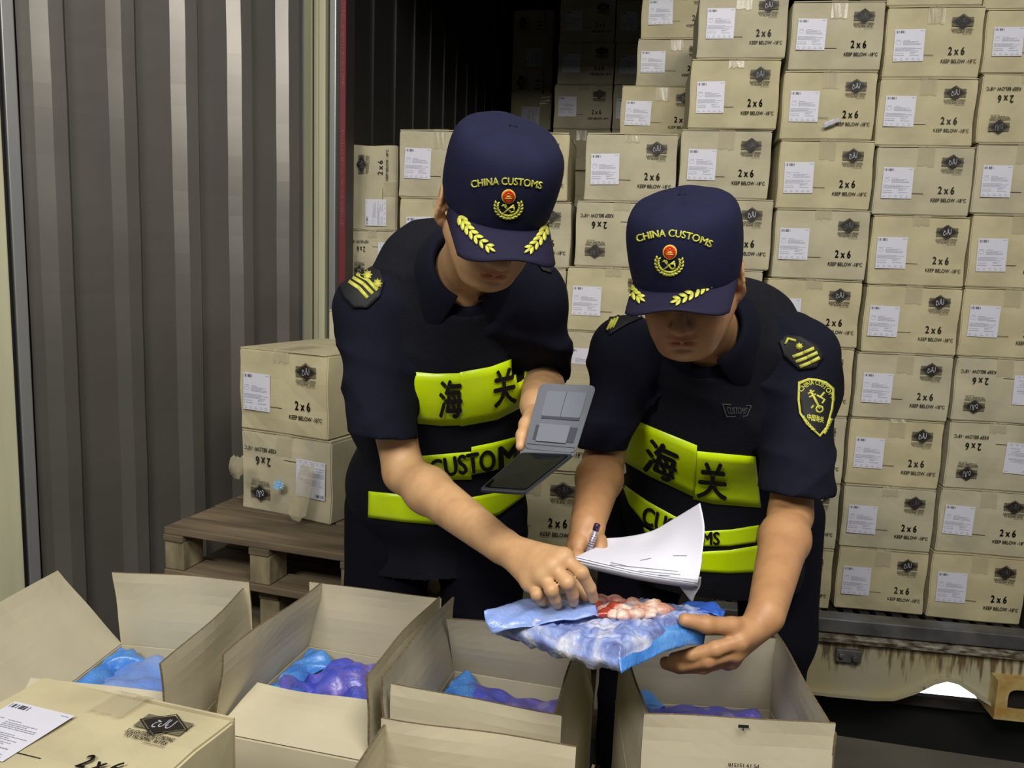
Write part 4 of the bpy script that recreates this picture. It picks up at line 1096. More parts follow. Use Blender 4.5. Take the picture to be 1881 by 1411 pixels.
def officer(name, label, skin, J, headspec, seed, legdx):
    root = empty('person', label, 'person', (J['pelvis'].x, J['pelvis'].y+.03, 0))
    h = Head(*headspec)
    pel, wai, bel, che, nk = J['pelvis'], J['waist'], J['belly'], J['chest'], J['neck']
    fx_ = Matrix.Rotation(J['yaw'], 3, 'Z')
    tors = [(pel, (.180, .120, .13)), (wai, (.175, .115, .13)), (bel, (.195, .128, .14)), (che, (.190, .120, .14))]
    hang = J['hang']; drape = [(bel, (.198, .130, .15)), (che, (.190, .120, .14)), (pel, (.190, .125, .13))]+[(q, (.210, .130, .15)) for q in hang]
    shl = [J['shR'], J['shL']]; arms = {'R': (J['shR'], J['elR'], J['wrR']), 'L': (J['shL'], J['elL'], J['wrL'])}
    # continuous body
    B = Field((pel.x-.50, 1.12, 0), (pel.x+.62, 2.36, 1.80), .0034, coarse=(.62, .02))
    for c_, r_ in tors: B.add(ell(c_, [q*.86 for q in r_], fx_), .06)
    B.add(cap(shl[0], shl[1], .048, .048), .05); B.add(cap(che, nk, .10, .062), .05)
    B.add(cap(nk, h.p(0, .022, -.05), .062, .056), .03)
    for dx in (-legdx, legdx):
        a, b, c_ = leg_pts(pel, dx, pel.y-.02); B.add(cap(a, b, .078, .052), .05); B.add(cap(b, c_, .050, .038), .03); B.add(cap(c_+Vector((0, .02, -.03)), c_+Vector((0, -.13, -.05)), .036, .030), .02)
    add_head(B, h, J.get('full', 1.0))
    for s_ in 'RL':
        a, e_, w_ = arms[s_]; B.add(cap(a, e_, .050, .043), .04)
        m_ = e_.lerp(w_, .28); B.add(cap(e_, m_, .041, J['fr'][0]), .02); B.add(cap(m_, w_, J['fr'][0], J['fr'][1]), .02)
    for hd in J['hands']: hand(B, **hd)
    V, Fc = B.mesh(); body = np_obj('body', V, Fc, skin, root, 1)
    ctr = [h.p(*q) for q in ((0, -.09, -.068), (-.032, -.085, .021), (.032, -.085, .021), (0, 0, 0))]
    R_ = np.array(h.R)
    def paint(co, c):
        loc = (co-np.array(h.o)) @ R_
        near = (np.abs(loc) < .2).all(1)
        x, y, z = loc[:, 0], loc[:, 1], loc[:, 2]
        lips = near*np.clip(1-np.maximum(np.abs(x)/.028, np.abs(z+.0685)/.0125), 0, 1)*(y < -.07); lips = np.clip(lips*2.5, 0, 1)[:, None]
        c[:, :3] = c[:, :3]*(1-lips)+lips*np.array([.80, .52, .50])
        br = near*np.clip(1-np.abs(np.abs(x)-.033)/.020, 0, 1)*np.clip(1-np.abs(z-.0245+.25*(np.abs(x)-.033)**1)/.006, 0, 1)*(y < -.05); br = np.clip(br*3, 0, .88)[:, None]
        c[:, :3] = c[:, :3]*(1-br)+br*.07
        el = near*np.clip(1-np.abs(np.abs(x)-.032)/.015, 0, 1)*np.clip(1-np.abs(z+.0085)/.0028, 0, 1)*(y < -.06); el = np.clip(el*2, 0, .9)[:, None]
        c[:, :3] = c[:, :3]*(1-el)+el*.05
        ch = near*soft(np.sqrt((np.abs(x)-.045)**2+(y+.07)**2+(z+.03)**2), .035)*.35; ch = ch[:, None]
        c[:, :3] *= (1-ch*np.array([0.0, .18, .22]))
        for nx in J.get('nails', []):
            d_ = np.sqrt(((co-np.array(nx))**2).sum(1)); q_ = np.clip((.0095-d_)/.002, 0, 1)[:, None]*.8; c[:, :3] = c[:, :3]*(1-q_)+q_*np.array([1.15, 1.12, 1.2])
        beard = near*((z < -.05)*(y < .0))*0.10*np.clip((-.05-z)/.03, 0, 1); c[:, :3] *= (1-beard[:, None]*(1-lips))
    tint(body, paint)
    # hair
    Hf = Field([q-.13 for q in h.o], [q+.13 for q in h.o], .0032)
    Hf.add(h.E((0, .014, .030), (.0835, .0995, .088)), .01)
    for s_ in (-1, 1): Hf.add(h.Cc((s_*.074, -.012, .02), (s_*.073, -.020, -.012), .010, .007), .008)
    o_ = h.o; Rt = h.R
    def lc(X, Y, Z):
        x, y, z = X-o_.x, Y-o_.y, Z-o_.z
        return [Rt[0][i]*x+Rt[1][i]*y+Rt[2][i]*z for i in range(3)]
    def hc(X, Y, Z):
        x, y, z = lc(X, Y, Z); return np.maximum(np.maximum(z-.045, -.058-z), np.maximum(-.030-y, (-y-.0)*1.0-.03+(-z)*.5))
    Hf.clip(hc); 
    for s_ in (-1, 1): Hf.add(h.E((s_*.084, .016, -.010), (.020, .024, .034)), .006, 's')
    V, Fc = Hf.mesh(); np_obj('hair', V, Fc, HAIR, root)
    # trousers and shoes
    T_ = Field((pel.x-.38, 1.80, .05), (pel.x+.38, 2.42, pel.z+.2), .012)
    T_.add(ell(pel, (.205, .135, .15), fx_), .04)
    for dx in (-legdx, legdx):
        a, b, c_ = leg_pts(pel, dx, pel.y-.02); T_.add(cap(a, b, .124, .104), .05); T_.add(cap(b, c_, .090, .078), .04)
    T_.warp(folds(.010, seed+5, [((.2, .1, 1), .12), ((1, .3, .5), .2)]))
    zt_ = wai.z; T_.clip(lambda X, Y, Z: np.maximum(Z-zt_, .085-Z)+0*X+0*Y)
    V, Fc = T_.mesh(); np_obj('trousers', V, Fc, TROU, root)
    for dx in (-legdx, legdx):
        c_ = leg_pts(pel, dx, pel.y-.02)[2]; Sf = Field((c_.x-.08, c_.y-.24, 0), (c_.x+.08, c_.y+.10, .13), .006)
        Sf.add(cap((c_.x, c_.y+.03, .045), (c_.x, c_.y-.15, .035), .050, .044), .02); Sf.add(cap((c_.x, c_.y+.02, .05), (c_.x, c_.y+.01, .10), .050, .046), .02); Sf.clip(lambda X, Y, Z: .002-Z+0*X+0*Y)
        V, Fc = Sf.mesh(); np_obj('shoe', V, Fc, DARKM, root)
    # shirt with sleeves
    Fs = Field((pel.x-.42, 1.50, J['vz']+.05), (pel.x+.48, 2.36, 1.62), .0062)
    for c_, r_ in drape: Fs.add(ell(c_, r_, fx_, e=.004), .07)
    for q in shl: Fs.add(ell(q, (.062, .064, .058)), .06)
    Fs.add(cap(shl[0], shl[1], .056, .056), .06); Fs.add(cap(che, nk, .13, .078), .06)
    Fs.add(ell(J['back'], (.13, .085, .10), fx_), .08)
    for s_ in 'RL':
        a, e_, w_ = arms[s_]; hem = J['hem'+s_]; rs = J['sl'+s_]
        ax = (e_-a).normalized()
        Fs.add(cap(a, hem+ax*rs*.3, .066, rs), .05)
    Fs.warp(folds(.009, seed, [((.3, .2, 1), .13), ((1, .2, .5), .17), ((-.7, .1, .8), .10)]))
    for s_ in 'RL':      # cut sleeve ends flat and hollow them
        a, e_, w_ = arms[s_]; hem = J['hem'+s_]; rs = J['sl'+s_]; nrm_ = J['cut'+s_].normalized()
        def cutfn(X, Y, Z, hem=hem, n_=nrm_, rs=rs):
            pl = (X-hem.x)*n_.x+(Y-hem.y)*n_.y+(Z-hem.z)*n_.z
            d = np.sqrt((X-hem.x)**2+(Y-hem.y)**2+(Z-hem.z)**2)
            return np.where(d < rs*2.2, pl, -1.0)
        Fs.clip(cutfn)
        Fs.add(cap(hem-nrm_*.03, hem+nrm_*.06, rs-.024, rs-.018), .004, 's')
    Fs.add(cap(nk-Vector((0, -.0, .02)), h.p(0, .01, -.06), .058, .066), .01, 's')
    V, Fc = Fs.mesh(); shirt = np_obj('shirt', V, Fc, NAVY, root, 2); shirt['label'] = 'short-sleeved navy uniform shirt'
    # collar
    ax = (h.p(0, .022, -.05)-nk).normalized(); cx_ = (h.R @ Vector((1, 0, 0))); cy_ = ax.cross(cx_).normalized(); cx_ = cy_.cross(ax).normalized()
    v = []; f = []; n = 30; c0_ = nk+ax*.040
    for i in range(n+1):
        t = math.radians(-90+18)+math.radians(324)*i/n      # opening in front (-y)
        d = cx_*math.cos(t)+cy_*math.sin(t); fr_ = abs(i/n-.5)*2; wing = max(0, (fr_-.72)/.28)
        base = c0_+d*.073-ax*.018; topp = c0_+d*(.071)+ax*(.030-.012*wing); fold = c0_+d*(.080)+ax*(.033-.013*wing); low = c0_+d*(.104+.030*wing)-ax*(.018+.050*wing)+(cx_*math.copysign(1, math.cos(t)))*0.02*wing
        v += [base, topp, fold, fold.lerp(low, .5)+d*.003, low]
    for i in range(n):
        for k in range(4): f.append((i*5+k, (i+1)*5+k, (i+1)*5+k+1, i*5+k+1))
    cl_ = mesh_obj('collar', v, f, NAVY, shirt, True); sm = cl_.modifiers.new('s', 'SOLIDIFY'); sm.thickness = .004; cl_.modifiers.new('ss', 'SUBSURF').levels = 1
    # vest
    Fv = Field((pel.x-.42, 1.50, J['vz']), (pel.x+.48, 2.36, 1.60), .0062)
    for c_, r_ in drape: Fv.add(ell(c_, r_, fx_, e=.016), .07)
    Fv.add(cap(shl[0].lerp(shl[1], .14), shl[0].lerp(shl[1], .86), .062, .062), .06); Fv.add(cap(che, nk, .142, .086), .06); Fv.add(ell(J['back'], (.14, .095, .11), fx_), .08)
    Fv.warp(folds(.005, seed+3, [((.3, .2, 1), .16), ((1, .2, .3), .2)]))
    # open the armholes and neck, hollow it
    inner = Field((pel.x-.42, 1.50, J['vz']), (pel.x+.48, 2.36, 1.60), .0062)
    for c_, r_ in drape: inner.add(ell(c_, r_, fx_, e=.000), .07)
    inner.add(cap(shl[0], shl[1], .050, .050), .06); inner.add(cap(che, nk, .125, .07), .06)
    Fv.F = np.maximum(Fv.F, -inner.F)
    for s_, q in (('R', shl[0]), ('L', shl[1])):
        out = (shl[1]-shl[0]).normalized()*(1 if s_ == 'L' else -1)
        Fv.add(cap(q+out*.035+Vector((0, 0, -.02)), q+out*.045+Vector((0, 0, -.14)), .088, .080), .01, 's')
    Fv.add(cap(nk-ax*.05, nk+ax*.12, .088, .11), .01, 's')
    V, Fc = Fv.mesh(); vest = np_obj('vest', V, Fc, VEST, root, 1); vest['label'] = 'dark safety vest with yellow bands'
    return root, h, body, shirt, vest

P3 = lambda *a: P(*a)
JA = dict(pelvis=P(803, 880, 2.06), waist=P(805, 820, 2.03), hang=[P(803, 890, 2.02), P(800, 1045, 2.07)], belly=P(808, 765, 1.94), chest=P(822, 655, 1.86), neck=P(852, 503, 1.74), back=P(808, 492, 1.84),
          shR=P(678, 568, 1.78), shL=P(972, 548, 1.78), elR=P(742, 868, 1.70), wrR=P(918, 1000, 1.43), elL=P(1000, 700, 1.95), wrL=P(985, 742, 1.62),
          hemR=P(702, 800, 1.70), slR=.078, hemL=P(1000, 690, 1.86), slL=.062, yaw=math.radians(12), fr=(.047, .033), vz=.68)
JA['cutR'] = Vector((-.05, -.10, -1)); JA['cutL'] = Vector((.1, -.55, -.8))
JA['hands'] = [dict(wrist=P(928, 1006, 1.42), palm_pts=[P(1036, 1024, 1.335), P(1016, 1040, 1.322), P(997, 1057, 1.322), P(974, 1070, 1.333)],
    fingers=[[P(1068, 1052, 1.31), P(1084, 1080, 1.32), P(1090, 1100, 1.335)], [P(1042, 1070, 1.295), P(1052, 1092, 1.31), P(1053, 1106, 1.325)], [P(1013, 1084, 1.295), P(1020, 1100, 1.305), P(1024, 1110, 1.32)], [P(986, 1092, 1.31), P(994, 1102, 1.32), P(998, 1106, 1.33)]],
    thumb=[P(965, 1012, 1.41), P(1020, 1036, 1.40), P(1056, 1066, 1.375), P(1076, 1096, 1.355)]),
  dict(wrist=P(985, 748, 1.62), palm_pts=[P(985, 772, 1.565), P(988, 785, 1.56), P(990, 800, 1.56), P(990, 812, 1.56)],
    fingers=[[P(1010, 772, 1.53), P(1032, 776, 1.525)], [P(1012, 788, 1.53), P(1036, 790, 1.525)], [P(1012, 803, 1.53), P(1034, 805, 1.525)], [P(1010, 816, 1.53), P(1028, 818, 1.525)]],
    thumb=[P(980, 762, 1.57), P(968, 780, 1.53), P(959, 800, 1.50), P(956, 820, 1.485)], rf=.0095, palm_r=.013)]
offA, hA, bodyA, shirtA, vestA = officer('officer', 'taller officer at left in navy cap reaching his bare arm to the meat bag', SKINA, JA, (P(905, 392, 1.48), (.24, -.80, -.56), math.radians(-3), 1.0), 11, .118)
JB = dict(pelvis=P(1312, 895, 2.12), waist=P(1312, 850, 2.05), hang=[P(1305, 930, 2.0), P(1312, 1030, 2.03)], belly=P(1302, 815, 1.95), chest=P(1302, 745, 1.86), neck=P(1305, 612, 1.74), back=P(1345, 598, 1.85),
          shR=P(1150, 645, 1.76), shL=P(1474, 652, 1.78), elR=P(1108, 850, 1.76), wrR=P(1080, 962, 1.53), elL=P(1452, 945, 1.66), wrL=P(1408, 1125, 1.39),
          hemR=P(1105, 826, 1.735), slR=.054, hemL=P(1460, 905, 1.66), slL=.080, yaw=math.radians(-10), fr=(.048, .034), vz=.67, full=1.08)
JB['cutR'] = Vector((.0, -.15, -1)); JB['cutL'] = Vector((-.05, -.10, -1))
JB['nails'] = [P(1262, 1135, 1.313)]
JB['hands'] = [dict(wrist=P(1404, 1135, 1.385), palm_pts=[P(1358, 1178, 1.335), P(1350, 1198, 1.345), P(1342, 1210, 1.365), P(1336, 1214, 1.39)],
    fingers=[[P(1314, 1192, 1.325), P(1270, 1203, 1.335), P(1238, 1209, 1.36)], [P(1300, 1212, 1.33), P(1252, 1221, 1.35), P(1222, 1217, 1.375)], [P(1292, 1224, 1.355), P(1247, 1226, 1.375), P(1222, 1220, 1.40)], [P(1292, 1220, 1.39), P(1258, 1220, 1.41), P(1235, 1216, 1.42)]], rf=.0122,
    thumb=[P(1385, 1152, 1.375), P(1345, 1150, 1.345), P(1298, 1147, 1.33), P(1258, 1139, 1.325)]),
  dict(wrist=P(1080, 968, 1.525), palm_pts=[P(1066, 1000, 1.49), P(1060, 1006, 1.50), P(1056, 1010, 1.515), P(1054, 1010, 1.53)],
    fingers=[[P(1060, 1022, 1.465), P(1078, 1028, 1.455)], [P(1054, 1026, 1.475), P(1070, 1034, 1.465)], [P(1052, 1026, 1.50), P(1068, 1036, 1.49)], [P(1056, 1022, 1.52), P(1070, 1032, 1.51)]],
    thumb=[P(1090, 982, 1.51), P(1099, 994, 1.485), P(1103, 1008, 1.47), P(1106, 1022, 1.46)], rf=.0105)]
offB, hB, bodyB, shirtB, vestB = officer('officer', 'shorter customs officer at right holding a pen, papers and the blue bag', SKINB, JB, (P(1262, 521, 1.47), (-.28, -.86, -.42), math.radians(4), 1.0), 23, .175)
capA, visA = cap_obj(hA, offA, 'navy peaked cloth cap with yellow embroidery')
capB, visB = cap_obj(hB, offB, 'navy peaked cloth cap with yellow embroidery', .012, .02)

# ------------------------------------------------------------------ vest bands, epaulettes, badges
def band(name, top, bot, bv, parent, nu=28, nv=6, lift=.003): return decal(name, grid_vf(band_map(top, bot), nu, nv), bv, HIVIS, parent, lift, .001, .12)
bvA = bvh_of(vestA); bvB = bvh_of(vestB)
b1 = band('reflective_band', [(750, 682), (800, 686), (846, 685)], [(768, 777), (810, 781), (848, 780)], bvA, vestA)
b2 = band('reflective_band', [(844, 683), (900, 673), (971, 647)], [(846, 781), (912, 769), (977, 736)], bvA, vestA, lift=.0055)
b3 = band('reflective_band', [(762, 838), (820, 833), (866, 829)], [(790, 872), (826, 880), (866, 880)], bvA, vestA)
b4 = band('reflective_band', [(865, 820), (905, 812), (985, 792)], [(865, 870), (905, 862), (985, 838)], bvA, vestA, lift=.0055)
b5 = band('reflective_band', [(678, 902), (740, 908), (800, 914), (860, 914), (920, 903), (972, 884)], [(677, 950), (740, 958), (800, 963), (860, 960), (915, 946), (960, 912)], bvA, vestA, 44)
def chars(txt, qm, bv, parent, w=.04, lift=.0095, ml=.045, name='band_lettering'): return decal(name, map_text(txt, qm, w, ml), bv, BLACK, parent, lift, 0, .12)
chars('海', quad_map((807, 697), (848, 694), (849, 765), (805, 766)), bvA, vestA, .035)
chars('关', quad_map((901, 680), (942, 672), (946, 738), (905, 748)), bvA, vestA, .03)
chars('CUSTO', quad_map((786, 843), (907, 822), (909, 862), (792, 876)), bvA, vestA, .04)
chars('MS', quad_map((912, 818), (975, 806), (977, 846), (913, 860)), bvA, vestA, .04)
c1 = band('reflective_band', [(1149, 763), (1200, 784), (1281, 817)], [(1134, 838), (1195, 873), (1275, 911)], bvB, vestB, lift=.0055)
c2 = band('reflective_band', [(1280, 828), (1330, 833), (1387, 838)], [(1273, 916), (1310, 925), (1397, 932)], bvB, vestB)
c3 = band('reflective_band', [(1144, 888), (1190, 920), (1240, 948), (1285, 965)], [(1156, 925), (1185, 962), (1235, 990), (1285, 1002)], bvB, vestB)
c4 = band('reflective_band', [(1285, 976), (1345, 972), (1394, 964)], [(1285, 1003), (1340, 1003), (1388, 996)], bvB, vestB)
c5 = band('reflective_band', [(1183, 968), (1240, 1002), (1290, 1013), (1340, 1010), (1400, 1000), (1476, 975)], [(1190, 1003), (1240, 1040), (1288, 1050), (1340, 1053), (1400, 1050), (1476, 1033)], bvB, vestB, 44)
chars('海', quad_map((1194, 800), (1252, 826), (1240, 888), (1181, 862)), bvB, vestB, .035)
chars('关', quad_map((1285, 843), (1336, 848), (1335, 918), (1279, 912)), bvB, vestB, .03)
chars('CUST', quad_map((1186, 926), (1262, 962), (1256, 996), (1180, 960)), bvB, vestB, .04)
chars('OMS', quad_map((1266, 972), (1322, 975), (1322, 1000), (1266, 998)), bvB, vestB, .04)
for b_ in (b1, b2, b3, b4, b5, c1, c2, c3, c4, c5):
    if b_: b_['label'] = 'fluorescent yellow-green reflective strip'
EPM = mat('epaulette_black', rgb(10, 9, 16), .7)
def epaulette(poly, bars, stars, bv, parent, extra=()):
    e = decal('epaulette', poly_vf(poly, 8), bv, EPM, parent, .004, .003, .2)
    for b in bars: decal('rank_bar', merge2d([stroke2d(b[:-1], b[-1], False)]), bv, EMB, parent, .0075, .0012, .2)
    for st in stars: decal('rank_star', star8(*st), bv, EMB, parent, .0075, .0012, .2)
    for x in extra: decal('rank_knot', x, bv, EMB, parent, .0075, .0012, .2)
bsA = bvh_of(shirtA, vestA); bsB = bvh_of(shirtB, vestB)
epaulette([(622, 512), (640, 500), (668, 488), (700, 497), (706, 520), (698, 545), (676, 566), (650, 566), (632, 545)],
    [((643, 520), (660, 531), (676, 548), 6), ((650, 513), (668, 524), (685, 541), 6), ((657, 507), (676, 517), (693, 535), 6)], [(676, 508, 9), (694, 523, 9)], bsA, shirtA)
epaulette([(980, 478), (996, 464), (1014, 466), (1019, 490), (1012, 503), (996, 498)], [((1000, 474), (1002, 492), 3.5), ((1006, 470), (1008, 493), 3.5), ((1011, 468), (1014, 492), 3.5)], [(991, 480, 5)], bsA, shirtA)
epaulette([(1430, 628), (1442, 616), (1470, 618), (1502, 636), (1513, 655), (1498, 676), (1468, 680), (1440, 655)],
    [((1456, 656), (1475, 649), (1494, 640), 6), ((1462, 665), (1482, 657), (1500, 648), 6), ((1469, 674), (1488, 666), (1504, 657), 6)], [(1468, 637, 8)], bsB, shirtB, [stroke2d([(1443, 632), (1448, 623), (1461, 626)], 4)])
epaulette([(1114, 600), (1124, 580), (1150, 568), (1182, 566), (1180, 585), (1150, 598), (1120, 616)], [((1117, 608), (1126, 590), 3.5), ((1122, 606), (1131, 588), 3.5), ((1127, 604), (1136, 586), 3.5)], [(1146, 582, 6)], bsB, shirtB,
    [stroke2d([(1160, 572), (1176, 580)], 3.5), stroke2d([(1160, 582), (1176, 570)], 3.5)])
# arm shield
sh = [(1466, 702), (1484, 695), (1500, 696), (1516, 701), (1530, 713), (1530, 735), (1528, 752), (1518, 788), (1505, 804), (1480, 780), (1468, 760), (1465, 735)]
cx0, cy0 = 1498, 745
inn = [(cx0+(x-cx0)*.88, cy0+(y-cy0)*.91) for x, y in sh]
bsh = bvh_of(shirtB)
shd = decal('arm_shield', poly_vf(inn, 8), bsh, EPM, shirtB, .003, .001, .2); shd['label'] = 'black shield-shaped customs arm badge' if shd else ''
rim = (sh+inn, [(i, (i+1) % len(sh), len(sh)+(i+1) % len(sh), len(sh)+i) for i in range(len(sh))])
decal('shield_border', rim, bsh, EMB, shirtB, .004, .001, .2)
decal('shield_lettering', arc_text('CHINA CUSTOMS', [(1472, 722), (1500, 708), (1527, 738)], 9, .02), bsh, EMB, shirtB, .0045, 0, .2)
decal('shield_lettering', map_text('中国海关', quad_map((1483, 760), (1512, 766), (1511, 778), (1482, 772)), .03, .3), bsh, EMB, shirtB, .0045, 0, .2)
key = [stroke2d([(1488, 718), (1504, 750)], 4), stroke2d([(1512, 722), (1490, 750)], 3.5), stroke2d([(1484, 724), (1494, 719)], 3), stroke2d([(1486, 730), (1497, 725)], 3), stroke2d([(1500, 727), (1513, 735), (1509, 741)], 3)]
key += [stroke2d([(1504+6*math.cos(a), 752+6*math.sin(a)), (1504+6*math.cos(a+.8), 752+6*math.sin(a+.8))], 2.5) for a in [k*PI/4 for k in range(8)]]
decal('shield_key', merge2d(key), bsh, EMB, shirtB, .0045, .0008, .2)
wl = [leaf(1476+k*4.2, 768+k*6.5-(.3*k*k), 60+s_*35-k*6, 9, 3.5) for k in range(5) for s_ in (-1, 1)]+[leaf(1524-k*2.6, 772+k*5.6, 110+s_*35+k*4, 9, 3.5) for k in range(5) for s_ in (-1, 1)]
decal('shield_wreath', merge2d(wl[:10]), bsh, EMB, shirtB, .0045, .0008, .2)
decal('shield_wreath', merge2d(wl[10:]), bsh, EMB, shirtB, .0045, .0008, .2)
# chest patch outlines
decal('chest_patch', merge2d([stroke2d([(1327, 742), (1379, 745), (1371, 764), (1335, 765), (1327, 742)], 1.6), map_text('CUSTOMS', quad_map((1334, 747), (1373, 749), (1368, 760), (1338, 760)), 0, .4)]), bvB, EMBD, vestB, .003, 0, .2)
decal('chest_patch', merge2d([stroke2d([(966, 580), (974, 577), (981, 596), (966, 603)], 2), map_text('61', quad_map((962, 584), (973, 582), (976, 593), (963, 596)), .02, .4)]), bvA, EMBD, vestA, .003, 0, .2)
# cap art
cap_art(capA, visA, arc_text('CHINA CUSTOMS', [(867, 346), (930, 340), (994, 348)], 14, .03), (934, 373, 26, 25, 0.0),
    {'a': ((846, 400), (862, 432), (904, 460), 7), 'b': ((1004, 408), (998, 440), (968, 462), 6)})
cap_art(capB, visB, arc_text('CHINA CUSTOMS', [(1172, 446), (1237, 436), (1305, 456)], 14, .03), (1230, 476, 26, 26, 0.06),
    {'a': ((1150, 508), (1152, 534), (1180, 552), 6), 'b': ((1312, 516), (1282, 540), (1238, 556), 7)})

# ------------------------------------------------------------------ the opened bag of meat being held
bag = empty('meat_bag', 'pale blue opened bag of chicken feet held up between both officers', 'bag', P(1120, 1170, 1.36))
CL, CB_, CR, CF = P(900, 1130, 1.34), P(1080, 1094, 1.50), P(1318, 1118, 1.43), P(1140, 1200, 1.18)
rb = random.Random(5); ph = [rb.uniform(0, 6) for _ in range(20)]
def bag_top(u, v): return (CL*(1-u)+CF*u)*(1-v)+(CB_*(1-u)+CR*u)*v      # u: left->front ; v: near->far
NB = 130
from mathutils import noise as mn
def lump(u, v):
    return 2.6*mn.noise(Vector((u*9, v*12, 3.1)))+1.6*mn.noise(Vector((u*22, v*26, 7.7)))+2.2*abs(mn.noise(Vector((u*14+5, v*17, 1.3))))
    b = 0
    for q in range(6): b += math.sin(u*(11+7*q)+ph[q]+2.2*math.sin(v*(6+3*q)+ph[q+6]))*math.sin(v*(9+6*q)+ph[q+12]+1.5*math.sin(u*(5+2*q)))/(1+.45*q)
    return b
vv = []; ff = []
for side in (0, 1):
    for j in range(NB+1):
        for i in range(NB+1):
            u, v = i/NB, j/NB; e = min(u, 1-u, v, 1-v); k = min(1, e/.10); k = math.sqrt(max(0, 1-(1-k)**2))
            p = bag_top(u, v); cx = (u-.5)*(v-.5)
            zz = -.016+(.022*k+.0034*lump(u, v)*k*(.35+.65*min(1, max(0, (u+(1-v)*.6-.25)/.3))) if side == 0 else -.030*k+.003*lump(v, u)*k)
            # open mouth: pressed down where the meat shows
            m_ = math.exp(-(((u-.42)/.26)**2+((v-.80)/.17)**2))
            if side == 0: zz -= .010*m_
            s_ = 1+.02*math.sin(9*v+ph[3])*(1 if u < .05 or u > .95 else 0)
            vv.append(p+Vector((0, 0, zz+.004*math.sin(u*7+v*5))))
N_ = (NB+1)**2
for side in (0, 1):
    for j in range(NB):
        for i in range(NB):
            a = side*N_+j*(NB+1)+i; q = (a, a+1, a+NB+2, a+NB+1); ff.append(q if side == 0 else q[::-1])
for i in range(NB):
    for (a, b) in ((i, i+1), (NB*(NB+1)+i+1, NB*(NB+1)+i), ((i+1)*(NB+1), i*(NB+1)), (i*(NB+1)+NB, (i+1)*(NB+1)+NB)):
        ff.append((b, a, a+N_, b+N_))
film = mesh_obj('film', vv, ff, FILM, bag, True)
# meat pieces in the open mouth
def piece(name, c, ln, r_, ang, m, parent, seed):
    r = random.Random(seed); bm = bmesh.new(); bmesh.ops.create_icosphere(bm, subdivisions=3, radius=1); p = [r.uniform(0, 6) for _ in range(4)]
    for v in bm.verts:
        d = v.co.copy(); k = 1+.16*math.sin(3*d.x+p[0])+.12*math.sin(5*d.y+4*d.x+p[1])+.05*math.sin(14*d.x+p[2]); th = r_*(1+.28*math.sin(2.4*d.x+p[3]))
        x, y, z = d.x*ln, d.y*th*k, d.z*th*k*.8; v.co = Vector(c)+Vector((x*math.cos(ang)-y*math.sin(ang), x*math.sin(ang)+y*math.cos(ang), z))
    me = bpy.data.meshes.new(name); bm.to_mesh(me); bm.free(); me.materials.append(m); me.polygons.foreach_set('use_smooth', [True]*len(me.polygons))
    return link(name, me, parent)
rm = random.Random(21); bvf = bvh_of(film)
spots = [(1088, 1100), (1104, 1104), (1122, 1103), (1140, 1106), (1158, 1108), (1178, 1112), (1198, 1115), (1216, 1118), (1096, 1114), (1113, 1117), (1132, 1118), (1150, 1120), (1170, 1121), (1190, 1123), (1210, 1124), (1110, 1129), (1128, 1131), (1146, 1131), (1164, 1130), (1184, 1130), (1076, 1106), (1060, 1108)]
for i, (x, y) in enumerate(spots):
    c_ = cast(bvf, x, y, .004)
    if c_: piece('meat_piece', c_[0], rm.uniform(.016, .026), rm.uniform(.0075, .0105), rm.uniform(-1.0, 1.0), MEATR if i in (8, 10, 15) else MEAT, bag, i)
# folded film: flap turned back at left, clear blue folds at right
def sheet(name, rows, m, parent, thick=.0012, amp=0.0, nu=24, nv=10, seed=1, wl=.02):
    """rows: list of rows of 3-D points -> smooth bilinear sheet"""
    r = random.Random(seed); p_ = [r.uniform(0, 6) for _ in range(5)]; R_, C_ = len(rows), len(rows[0]); v = []; f = []
    def cr(a, b, c, d, t): return a*(-.5*t+t*t-.5*t**3)+b*(1-2.5*t*t+1.5*t**3)+c*(.5*t+2*t*t-1.5*t**3)+d*(-.5*t*t+.5*t**3)
    def rowat(row, u):
        x = u*(C_-1); i = min(int(x), C_-2); t = x-i; g = lambda k: row[max(0, min(C_-1, k))]
        return cr(g(i-1), g(i), g(i+1), g(i+2), t)
    for j in range(nv+1):
        y = j/nv*(R_-1); jj = min(int(y), R_-2); t = y-jj; g = lambda k: rows[max(0, min(R_-1, k))]
        for i in range(nu+1):
            u = i/nu; q = [rowat(g(jj+k), u) for k in (-1, 0, 1, 2)]; p = cr(*q, t)
            n_ = amp*(math.sin(u*19+p_[0]+3*math.sin(j/nv*5+p_[1]))+.6*math.sin(j/nv*15+p_[2]+u*8)+.4*math.sin(u*41+j/nv*9))
            v.append(p+Vector((0, -n_*.3, n_)))
    for j in range(nv):
        for i in range(nu): f.append((j*(nu+1)+i, j*(nu+1)+i+1, (j+1)*(nu+1)+i+1, (j+1)*(nu+1)+i))
    o = mesh_obj(name, v, f, m, parent, True)
    if thick: sm = o.modifiers.new('s', 'SOLIDIFY'); sm.thickness = thick; sm.offset = 0
    return o
sheet('folded_film', [[q+Vector((0, 0, .006)) for q in r_] for r_ in [[P(889, 1131, 1.31), P(940, 1112, 1.36), P(1000, 1102, 1.40), P(1045, 1098, 1.42), P(1072, 1098, 1.40)],
                      [P(893, 1150, 1.29), P(945, 1134, 1.31), P(1005, 1122, 1.335), P(1058, 1112, 1.35), P(1088, 1106, 1.36)],
                      [P(903, 1168, 1.285), P(955, 1160, 1.285), P(1015, 1150, 1.29), P(1072, 1140, 1.30), P(1100, 1136, 1.31)]]], FILMT, bag, amp=.002, seed=3)
